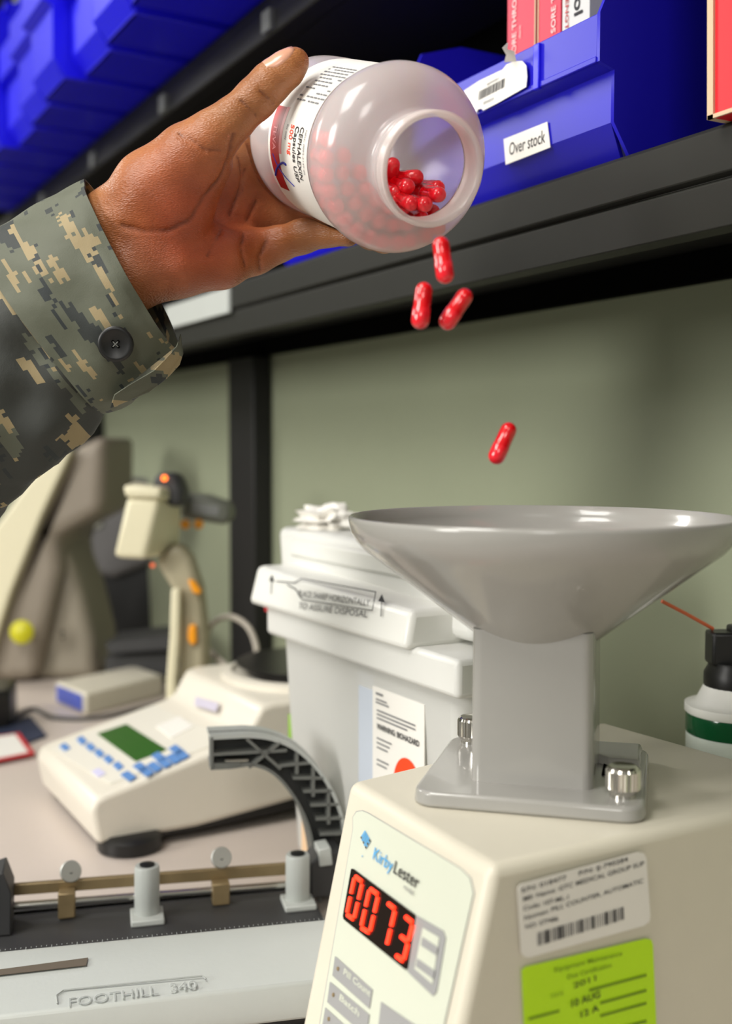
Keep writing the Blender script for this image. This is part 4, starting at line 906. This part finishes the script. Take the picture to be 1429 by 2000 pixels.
# palm hollow and creases
def groove(px_pts, rad, depth, k=.002):
    global f
    pts = [K(*p) for p in px_pts]
    return pts
creases = [
 ([(455, 262), (448, 300), (430, 345), (398, 385), (372, 428), (330, 450), (285, 452), (240, 440)], .0013),     # life line
 ([(478, 330), (466, 372), (448, 420), (420, 470), (405, 500)], .0009),
 ([(500, 392), (482, 430), (470, 480), (478, 520)], .0010),
 ([(520, 470), (506, 500), (508, 530)], .0012),
 ([(458, 285), (470, 330), (474, 372)], .0009),
 ([(368, 268), (400, 292), (432, 296)], .0008), ([(350, 262), (372, 276)], .0007), ([(508, 178), (528, 196), (534, 204)], .0008), ([(470, 196), (490, 214), (500, 226)], .0007),
]
# surface depth along the view at a pixel: march the field
gi = (f.shape)
def front_depth(px, py):
    for d in np.arange(.61, .80, .0008):
        p = (K(px, py, d)-lo)/hgrid; i = np.round(p).astype(int)
        if (i >= 0).all() and (i < np.array(gi)).all() and f[tuple(i)] < 0: return d
    return None
segs_ = []
for line, rad in creases:
    dn = []
    for a_, b_ in zip(line[:-1], line[1:]):
        for t in (0, .5): dn.append((a_[0]+(b_[0]-a_[0])*t, a_[1]+(b_[1]-a_[1])*t))
    dn.append(line[-1]); pts = []
    for p in dn:
        d = front_depth(*p)
        if d: pts.append(K(p[0], p[1], d))
    segs_.append((pts, rad))
def carve(pts, rad, k):
    global f
    for a_, b_ in zip(pts[:-1], pts[1:]):
        if np.linalg.norm(b_-a_) > .02: continue
        mn = np.minimum(a_, b_)-.007; mx_ = np.maximum(a_, b_)+.007
        i0 = np.maximum(0, ((mn-lo)/hgrid).astype(int)); i1 = np.minimum(gi, ((mx_-lo)/hgrid).astype(int)+1)
        sl = tuple(slice(a2, b2) for a2, b2 in zip(i0, i1))
        c = cone(a_, b_, rad, rad, (GX[sl], GY[sl], GZ[sl])); f[sl] = -smin(-f[sl], c, k)
for pts, rad in segs_: carve(pts, rad*.6, .0024)
# the bottle presses into the hand: keep the surface outside it
bb, aa = tocam(BB), np.array([ax.dot(RT), ax.dot(UP), ax.dot(FW)], np.float32)
X, Y, Z_ = GX-bb[0], GY-bb[1], GZ-bb[2]; s_ = X*aa[0]+Y*aa[1]+Z_*aa[2]
rad_ = np.sqrt(np.maximum(X*X+Y*Y+Z_*Z_-s_*s_, 0)); cyl = np.maximum(np.maximum(rad_-.0500, -s_-.0003), s_-.2)
f = -smin(-f, cyl, .0015)
del X, Y, Z_, s_, rad_, cyl
def surface_nets(f, lo, h):
    s = f < 0; nx, ny, nz = f.shape
    c = [s[i:nx-1+i, j:ny-1+j, k:nz-1+k] for i in (0, 1) for j in (0, 1) for k in (0, 1)]
    n = sum(x_.astype(np.int8) for x_ in c); act = (n > 0) & (n < 8)
    idx = np.argwhere(act); m = len(idx); ids = -np.ones(act.shape, np.int64); ids[act] = np.arange(m)
    cor = [(i, j, k) for i in (0, 1) for j in (0, 1) for k in (0, 1)]
    vals = np.stack([f[idx[:, 0]+i, idx[:, 1]+j, idx[:, 2]+k] for i, j, k in cor], 1)
    acc = np.zeros((m, 3)); cnt = np.zeros(m)
    for a in range(8):
        for b in range(a+1, 8):
            if sum(abs(cor[a][q]-cor[b][q]) for q in range(3)) != 1: continue
            va, vb = vals[:, a], vals[:, b]; cr = (va < 0) != (vb < 0); t = np.where(cr, va/np.where(cr, va-vb, 1), 0)
            p = np.array(cor[a])[None]+t[:, None]*(np.array(cor[b])-np.array(cor[a]))[None]; acc[cr] += p[cr]; cnt[cr] += 1
    vs = (idx+acc/cnt[:, None])*h+lo; faces = []
    for axis in range(3):
        d = [0, 0, 0]; d[axis] = 1; u, v = [(1, 2), (2, 0), (0, 1)][axis]
        s0 = s[:nx-d[0], :ny-d[1], :nz-d[2]]; s1 = s[d[0]:, d[1]:, d[2]:]; e = np.argwhere(s0 != s1)
        e = e[(e[:, u] > 0) & (e[:, v] > 0) & (e[:, u] < f.shape[u]-1) & (e[:, v] < f.shape[v]-1)]
        du = np.zeros(3, int); du[u] = 1; dv = np.zeros(3, int); dv[v] = 1
        q = [ids[tuple((e-o_).T)] for o_ in (du*0, du, du+dv, dv)]; fl_ = s0[tuple(e.T)]
        Q = np.stack(q, 1); Q[fl_] = Q[fl_][:, ::-1]; faces.append(Q)
    return vs, np.concatenate(faces)
hv, hf = surface_nets(f, lo, hgrid)
lab_ = np.arange(len(hv)); e2_ = np.concatenate([hf[:, [i, (i+1) % 4]] for i in range(4)])
while True:
    old = lab_.copy(); np.minimum.at(lab_, e2_[:, 0], lab_[e2_[:, 1]]); np.minimum.at(lab_, e2_[:, 1], lab_[e2_[:, 0]]); lab_ = lab_[lab_]
    if (old == lab_).all(): break
un, ct = np.unique(lab_, return_counts=True); print('ISLANDS', len(un), sorted(ct)[-4:])
hn = un[ct.argmax()]; keep = lab_ == hn; ren = np.cumsum(keep)-1; hf = ren[hf[keep[hf[:, 0]]]]; hv = hv[keep]
if True:  # relax the stair-stepping a little
    e_ = np.concatenate([hf[:, [i, (i+1) % 4]] for i in range(4)]); 
    for it in range(3):
        acc = np.zeros_like(hv); cnt = np.zeros(len(hv)); np.add.at(acc, e_[:, 0], hv[e_[:, 1]]); np.add.at(cnt, e_[:, 0], 1); np.add.at(acc, e_[:, 1], hv[e_[:, 0]]); np.add.at(cnt, e_[:, 1], 1)
        hv = hv*.6+.4*acc/np.maximum(cnt, 1)[:, None]
R3 = np.array([list(RT), list(UP), list(FW)]); W3 = hv@R3+np.array(CAM)
wrist = P(240, 480, .69)
person = root('person', P(-20, 640, .70), 'person in camouflage sleeve, only forearm and left hand visible, gripping the tipped bottle', 'person')
me = bpy.data.meshes.new('hand'); me.from_pydata((W3-np.array(person['o'])).tolist(), [], hf[:, ::-1].tolist())
bm = bmesh.new(); bm.from_mesh(me); bmesh.ops.recalc_face_normals(bm, faces=bm.faces); bm.to_mesh(me); bm.free()
me.polygons.foreach_set('use_smooth', [True]*len(me.polygons))
# natural skin tone map: redder palm, browner thumb edge and back, darker fold lines
cr = np.full(len(hv), 9., np.float32)
for pts, rad in segs_:
    for a_, b_ in zip(pts[:-1], pts[1:]):
        if np.linalg.norm(b_-a_) > .02: continue
        d = b_-a_; t = np.clip(((hv-a_)@d)/(d@d), 0, 1); q = np.linalg.norm(hv-a_-t[:, None]*d, axis=1); cr = np.minimum(cr, q/rad)
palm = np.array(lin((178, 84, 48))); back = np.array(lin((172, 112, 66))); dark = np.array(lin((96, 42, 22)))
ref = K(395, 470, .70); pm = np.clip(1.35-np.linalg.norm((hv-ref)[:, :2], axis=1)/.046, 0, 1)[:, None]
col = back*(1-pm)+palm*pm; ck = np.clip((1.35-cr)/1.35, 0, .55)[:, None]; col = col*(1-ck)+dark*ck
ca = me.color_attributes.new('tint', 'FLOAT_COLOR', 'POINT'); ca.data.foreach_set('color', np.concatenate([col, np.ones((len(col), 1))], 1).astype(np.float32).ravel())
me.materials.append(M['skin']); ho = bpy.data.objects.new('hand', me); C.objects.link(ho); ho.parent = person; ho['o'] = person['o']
ho['label'] = 'brown left hand, palm towards the viewer, thumb on top of the bottle'
# thumbnail
from mathutils.bvhtree import BVHTree
bv = BVHTree.FromPolygons([V(v) for v in W3], hf.tolist())
def onhand(px, py):
    h = bv.ray_cast(CAM, ray(px, py).normalized()); return h
rows = []
a0, a1 = P(531, 152, .652), P(583, 113, .651); td = (a1-a0).normalized()
up_ = (UP*.78-RT*.63).normalized(); up_ = (up_-td*up_.dot(td)).normalized(); fr_ = td.cross(up_); fr_ = fr_ if fr_.dot(FW) < 0 else -fr_
for i in range(9):
    u_ = i/8; row = []; c_ = a0.lerp(a1, u_)
    hw = math.radians(50)*math.sqrt(max(.10, 1-max(0, (u_-.55)/.50)**2*.9))*math.sqrt(min(1, .45+u_*2.2))
    for j in range(9):
        an = math.radians(44)+(j-4)/4*hw; dr = up_*math.cos(an)+fr_*math.sin(an)
        h = bv.ray_cast(c_+dr*.04, -dr, .05); p = h[0] if h[0] is not None and (h[0]-c_).length < .016 else c_+dr*.010
        row.append(p+dr*(.0005 if 0 < j < 8 and 0 < i else .0001))
    rows.append(row)
nrm = (up_+fr_).normalized()
vs = [p for q in rows for p in q]; fs = [[i*9+j, i*9+j+1, (i+1)*9+j+1, (i+1)*9+j] for i in range(8) for j in range(8)]
mesh('thumbnail', vs+[p-nrm*.0012 for p in vs], fs+[[81+k for k in q[::-1]] for q in fs]+[[j, j+1, 82+j, 81+j] for j in range(8)]+[[72+j, 73+j, 154+j, 153+j] for j in range(8)]+[[i*9, i*9+9, i*9+90, i*9+81] for i in range(8)]+[[i*9+8, i*9+17, i*9+98, i*9+89] for i in range(8)], M['nail'], person, sharp=70)

# ------------------------------------------------------------------ sleeve
def sleeve_mesh(name, rows, m, thick, par, sub=5, amp=.0012, seed=0, n=96, **kw):
    rr = np.array(rows, dtype=float); t = np.linspace(0, len(rr)-1, (len(rr)-1)*sub+1); R_ = np.stack([np.interp(t, range(len(rr)), rr[:, k]) for k in range(rr.shape[1])], 1)
    vs = []; uv = []; L = 0; prev = None
    def ring(off):
        nonlocal L, prev
        L = 0; prev = None; o_v = []
        for i, (tx, ty, bx, by, d, th, sh) in enumerate(R_):
            a_, b_ = P(tx, ty, d), P(bx, by, d); c_ = (a_+b_)/2; h = (a_-b_)/2; hl = h.length
            if prev is not None: L += (c_-prev).length
            prev = c_
            for k in range(n):
                ph = 2*math.pi*k/n; wv = amp*(math.sin(3*ph+L*60+seed)+.7*math.sin(7*ph-L*90+seed*2)+.5*math.sin(11*ph+L*150))
                cph, sph = math.cos(ph), math.sin(ph)
                nn = h.normalized()*cph-FW*sph
                p = c_+h*cph*abs(cph)**-.0-FW*(th*sph)+RT*(-sh*sph/2200*d)+nn*(wv+off); o_v.append(p)
                if off == 0: uv.append((ph/(2*math.pi)*2*(hl+th)*1.6, L))
        return o_v
    outer = ring(0); uo = list(uv); inner = ring(-thick); nr_ = len(R_)
    v_ = outer+inner; u_ = uo+uo; fs = []; N_ = nr_*n
    for i in range(nr_-1):
        for k in range(n):
            q = [i*n+k, i*n+(k+1) % n, (i+1)*n+(k+1) % n, (i+1)*n+k]; fs.append(q); fs.append([N_+x_ for x_ in q[::-1]])
    for base_ in (0, (nr_-1)*n):
        for k in range(n): fs.append([base_+k, base_+(k+1) % n, N_+base_+(k+1) % n, N_+base_+k])
    return mesh(name, v_, fs, m, par, uv=u_, sharp=60, **kw)
cuff = sleeve_mesh('cuff', [(172, 358, 348, 688, .690, .036, 10), (150, 369, 338, 706, .690, .0375, 8), (95, 394, 300, 748, .690, .0375, 6), (20, 430, 250, 785, .690, .0375, 4), (-52, 463, 196, 806, .692, .0385, 2)], M['camo'], .0016, person, seed=1, label='camouflage cuff folded back and buttoned')
sleeve_mesh('sleeve', [(10, 452, 218, 776, .690, .0315, 2), (-40, 474, 186, 812, .692, .0325, 2), (-110, 508, 108, 910, .692, .038, 2), (-240, 565, 0, 1003, .690, .045, 2), (-420, 640, -150, 1130, .69, .050, 2)], M['camoshade'], .0016, person, seed=3, amp=.0026, label='camouflage jacket sleeve')
# folded flap below the button

ol = [(214, 798, .674), (222, 770, .668), (250, 752, .664), (300, 722, .660), (336, 690, .658), (346, 676, .660), (352, 650, .668), (357, 690, .668), (350, 712, .670), (326, 738, .672), (290, 766, .674), (250, 782, .676)]
a_ = [P(*p) for p in ol]; cfl = sum(a_, V((0, 0, 0)))/len(a_)
vs = []; uvs = []
for k_, off in ((0, 0), (1, .0024)):
    for p in a_: vs.append(p+FW*off); uvs.append(((p-cfl).dot(RT)*2+.47, (p-cfl).dot(UP)*1.3+.13))
n_ = len(a_); fs = [list(range(n_)), [n_+i for i in range(n_)][::-1]]+[[i, (i+1) % n_, n_+(i+1) % n_, n_+i] for i in range(n_)]
mesh('cuff_tab', vs, fs, M['camo'], person, uv=uvs, bevel=.0008, label='folded end of the cuff strap')
# button
bc = P(226, 672, .6545); bn = (-FW+RT*.12-UP*.22).normalized(); bx_ = bn.cross(UP).normalized(); by_ = bn.cross(bx_)
bt = MB().lathe([(.0085, -.0012), (.0102, 0), (.0104, .0008), (.0098, .0016), (.0082, .0019), (.0074, .0013), (.0, .0011)], bc, bn, 44).out('button', M['blackp'], person, sharp=50, label='black four hole button')
for a_, b_ in ((1, 1), (1, -1), (-1, 1), (-1, -1)):
    MB().lathe([(.0009, .0010), (.0009, .00135), (0, .0014)], bc+bx_*a_*.0015+by_*b_*.0015, bn, 12).out('button_hole', M['hole'], bt)
MB().tube([bc+bn*.0015+bx_*.0015+by_*.0015, bc+bn*.0019, bc+bn*.0015-bx_*.0015-by_*.0015], .0003, 6).out('thread', M['rib'], bt)
MB().tube([bc+bn*.0015-bx_*.0015+by_*.0015, bc+bn*.0019, bc+bn*.0015+bx_*.0015-by_*.0015], .0003, 6).out('thread', M['rib'], bt)
for o in bpy.data.objects:
    if 'o' in o: del o['o']
